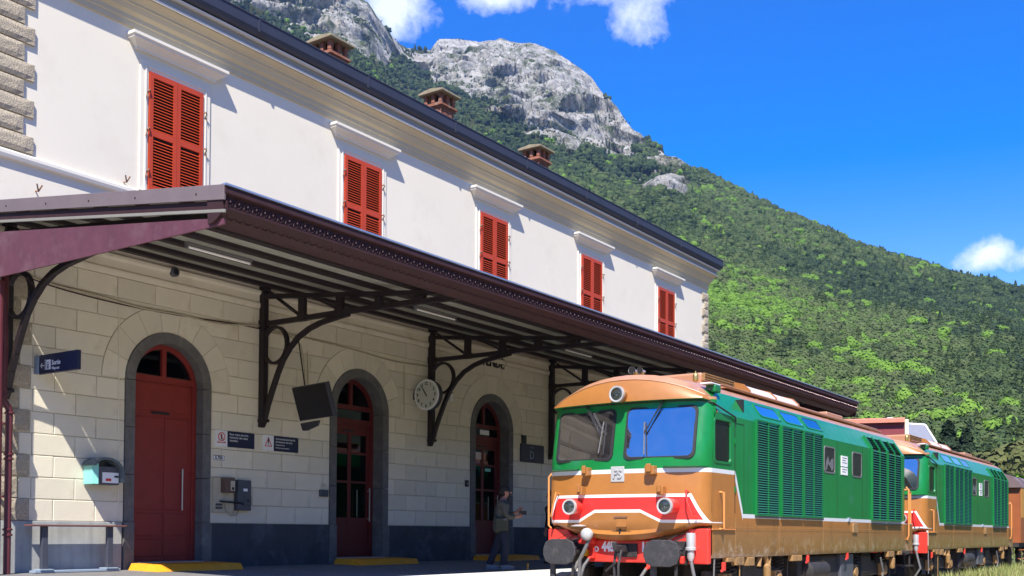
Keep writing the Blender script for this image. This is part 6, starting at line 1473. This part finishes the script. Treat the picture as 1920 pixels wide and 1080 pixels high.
# local: +y to the left in the picture, +x away
b_ = MB().box(0, 6, .0, 9.5, -.3, 8.25, 0, HM); part('wall', b_, 'house_white', hs)
part('upper_wall', MB().box(-.02, .04, .02, 9.5, 8.26, 9.3, 0, HM), 'house_red', hs, label='dark red boarded wall under the eaves')
rf = MB().prism([(-.35, 9.25), (-.35, 9.50), (.10, 9.62), (6.6, 6.9), (6.6, 6.7), (.1, 9.35)], 'y', -.0, 9.9); rf.v = [tuple(HM @ Vector(v)) for v in rf.v]; part('roof', rf, 'tile_orange', hs)
gb = MB().prism([(-.06, 4), (-.06, 9.45), (.2, 9.50), (5.9, 7.0), (5.9, 4)], 'y', -.25, -.002); gb.v = [tuple(HM @ Vector(v)) for v in gb.v]; part('gable_wall', gb, 'house_cream', hs)
for k in range(3):
    f = part('window', MB().box(-.06, -.01, 1.2+k*2.6, 2.2+k*2.6, 5.6, 7.1, 0, HM), 'trim', hs); part('pane', MB().box(-.08, -.062, 1.3+k*2.6, 2.1+k*2.6, 5.7, 7.0, 0, HM), 'screen', f)
h2 = thing('village_house', 'low house with slate blue roof and white verge right of the cream gable', 'house', (84, 19.5, 0))
HN = Matrix.Translation((83.5, 20.4, 0)) @ Matrix.Rotation(radians(14), 4, 'Z')
part('wall', MB().box(.3, 6, -.9, 3.5, -.3, 7.6, 0, HN), 'house_white', h2)
sl_ = MB().add([(0, 3.6, 10.0), (0, -.3, 9.6), (-1.8, -1.25, 7.75), (-1.8, 3.4, 8.0), (0, 3.6, 9.9), (0, -.3, 9.5), (-1.8, -1.25, 7.65), (-1.8, 3.4, 7.9)], [(0, 1, 2, 3), (4, 7, 6, 5), (0, 4, 5, 1), (1, 5, 6, 2), (2, 6, 7, 3), (3, 7, 4, 0)]); sl_.v = [tuple(HN @ Vector(v)) for v in sl_.v]; part('roof', sl_, 'slate_blue', h2)
vg = MB().bar((0, -.32, 9.62), (-1.82, -1.28, 7.74), .12, .12, side=(0, 1, 0)).bar((0, 3.5, 10.02), (0, -.32, 9.64), .12, .1); vg.v = [tuple(HN @ Vector(v)) for v in vg.v]; part('verge_board', vg, 'white', h2)
part('chimney', MB().box(1.2, 1.6, 2.0, 2.4, 9.3, 10.4, 0, HN), 'house_white', h2)

CM = {}
def tree(loc, kind, m_, s, lab, cat='tree', grp=None, seed=0, sx=1.0):
    key = (kind, m_, seed)
    if key not in CM: CM[key] = crown_mesh('crown', kind, 100+seed, .24, 3400, m_)
    t = thing('tree', lab, cat, loc, grp)
    c = bpy.data.objects.new('crown', CM[key]); COL.objects.link(c); c.parent = t; c.scale = (s*sx, s*sx, s); c.rotation_euler = (0, 0, seed*1.7)
    tr = MB().tube([(0, 0, -.5), (.05*s, 0, 1.2*s), (.0, .05*s, 2.6*s), (0, 0, 5.0*s)], [.22*s, .17*s, .13*s, .05*s], 8)
    for a in range(5): tr.tube([(0, 0, (2+.5*a)*s), (cos(a*2.1)*.9*s, sin(a*2.1)*.9*s, (3.2+.45*a)*s)], [.07*s, .03*s], 5)
    part('trunk', tr, 'bark', t, True, local=True)
def azp(az, r): return (r*cos(radians(az)), r*sin(radians(az)), 0)
TR = [(14.0, 118, 'cone', 'leafdark', 1.20, 'narrow dark conifer just right of the slate blue roof', 1), (13.2, 112, 'round', 'leafolive', 1.25, 'dark olive round tree between two dark conifers behind the second locomotive', 2),
 (12.4, 108, 'cone', 'leafdark', 1.32, 'tallest dark conifer above the second locomotive roof', 3), (11.6, 112, 'cone', 'leafdark', 1.28, 'broad dark conifer right of the tallest one', 4), (12.9, 122, 'round', 'leafdark', 1.25, 'blackish green round tree behind the conifers', 5),
 (10.7, 108, 'round', 'leafolive', 1.18, 'brownish tree above the join of second locomotive and coach', 6), (9.7, 104, 'round', 'leafolive', 1.30, 'brownish green tree at the right picture edge', 7), (8.6, 108, 'round', 'leafolive', 1.30, 'olive tree partly cut by the right picture edge', 8),
 (9.3, 80, 'round', 'leafbright', .66, 'low fresh green bush above the coach roof', 9), (10.2, 84, 'round', 'leafbright', .52, 'small bright bush left of the fresh green one', 10),
 (15.2, 125, 'round', 'leafmid', 1.15, 'mid green tree behind the slate blue roof', 11), (17.5, 120, 'round', 'leafmid', 1.10, 'green tree behind the orange tiled house', 12), (16.4, 128, 'round', 'leafbright', 1.20, 'fresh green tree rising over the cream gable', 13),
 (18.8, 118, 'round', 'leafbright', 1.05, 'bright tree just below the far canopy tip', 14), (20.4, 124, 'round', 'leafmid', 1.2, 'rounded green tree behind the far canopy end', 15)]
for az, r, k, m_, s, lab, sd in TR: tree(azp(az, r), k, m_, s, lab, seed=sd, sx=1.0 if k == 'round' else 1.15)

# ------------------------------------------------------------------ grass beside the track (lower right)
rg = np.random.default_rng(3); gv = []; gf = []; gm_ = []
def blade(x, y, z, h, w, lean, mi):
    a = rg.uniform(0, 2*pi); dx, dy = cos(a)*w, sin(a)*w; lx, ly = rg.normal()*lean, rg.normal()*lean; b = len(gv)
    gv.extend([(x-dx, y-dy, z), (x+dx, y+dy, z), (x+dx*.7+lx*.4, y+dy*.7+ly*.4, z+h*.55), (x-dx*.7+lx*.4, y-dy*.7+ly*.4, z+h*.55), (x+lx, y+ly, z+h)]); gf.extend([(b, b+1, b+2, b+3), (b+3, b+2, b+4)]); gm_.extend([mi, mi])
for i in range(42000):
    x = 26+54*rg.random()**1.1; y = rg.uniform(3.4, 6.2); z = .05 if y > 5 else .12
    z = float(np.interp(y, [3.0, 5.0, 6.1, 6.5], [.06, .22, .10, -.2])); cl = float(fbm(np.array([x*.6]), np.array([y*1.5]), 2, 8)[0]); 
    blade(x, y, z, rg.uniform(.22, .46)*(1+cl*.8)*(.75 if x < 38 else 1.25), .009, .08, 0 if rg.random() < .6 else 1)
m_ = MB(); m_.v = gv; m_.f = gf; m_.m = gm_
me = bpy.data.meshes.new('long_grass'); me.from_pydata(gv, [], gf); me.materials.append(MT['grass']); me.materials.append(MT['strawgrass']); me.polygons.foreach_set('material_index', gm_); me.update()
o = bpy.data.objects.new('long_grass', me); COL.objects.link(o); o['kind'] = 'stuff'; o['label'] = 'long seeding grass beside the track at the lower right'; o['category'] = 'grass'
for i, (x, y, h, lab) in enumerate([(44.0, 5.9, 1.10, 'tallest thin green weed stalk before the coach end'), (42.6, 5.9, .95, 'thin stalk just left of the tallest weed'), (35.2, 5.9, .85, 'green weed stalk before the second locomotive wheels'), (36.0, 5.8, .70, 'short bent weed before the second locomotive'), (46.2, 5.9, 1.0, 'weed stalk with seed head before the coach'), (41.2, 5.8, .80, 'bent pale stem below the second locomotive end'), (45.0, 5.7, .9, 'slender stalk between the two tallest weeds')]):
    mb = MB(); z0 = .1; mb.tube([(x, y, z0), (x+.02, y, z0+h*.5), (x+.10*(i % 3-1), y, z0+h)], [.014, .010, .005], 5)
    for k in range(12): zz = z0+h*(.2+.065*k); s_ = .10*(1-k/16); a = k*2.4; mb.add([(x, y, zz), (x+cos(a)*s_, y+sin(a)*s_, zz+.08), (x+cos(a)*s_*.6, y+sin(a)*s_*.6, zz+.12)], [(0, 1, 2)])
    single('weed_stalk', mb, 'strawgrass' if i % 2 else 'grass', lab, 'weed', base=(x, y, z0))
# thin valley air
hz = MB().box(-420, 1480, -420, 1480, -1.4, 860)
m, T, P = newmat('air'); T.t.nodes.remove(P)
pv = T.n('ShaderNodeVolumePrincipled'); pv.inputs['Color'].default_value = (.28, .52, 1, 1); pv.inputs['Density'].default_value = .00010; pv.inputs['Anisotropy'].default_value = .2
T.l(pv.outputs[0], T.t.nodes['Material Output'].inputs['Volume']); MT['air'] = m
hzo = bpy.data.objects.new('haze', hz.mesh('haze', 'air')); COL.objects.link(hzo); hzo['kind'] = 'stuff'
S.cycles.samples = 64
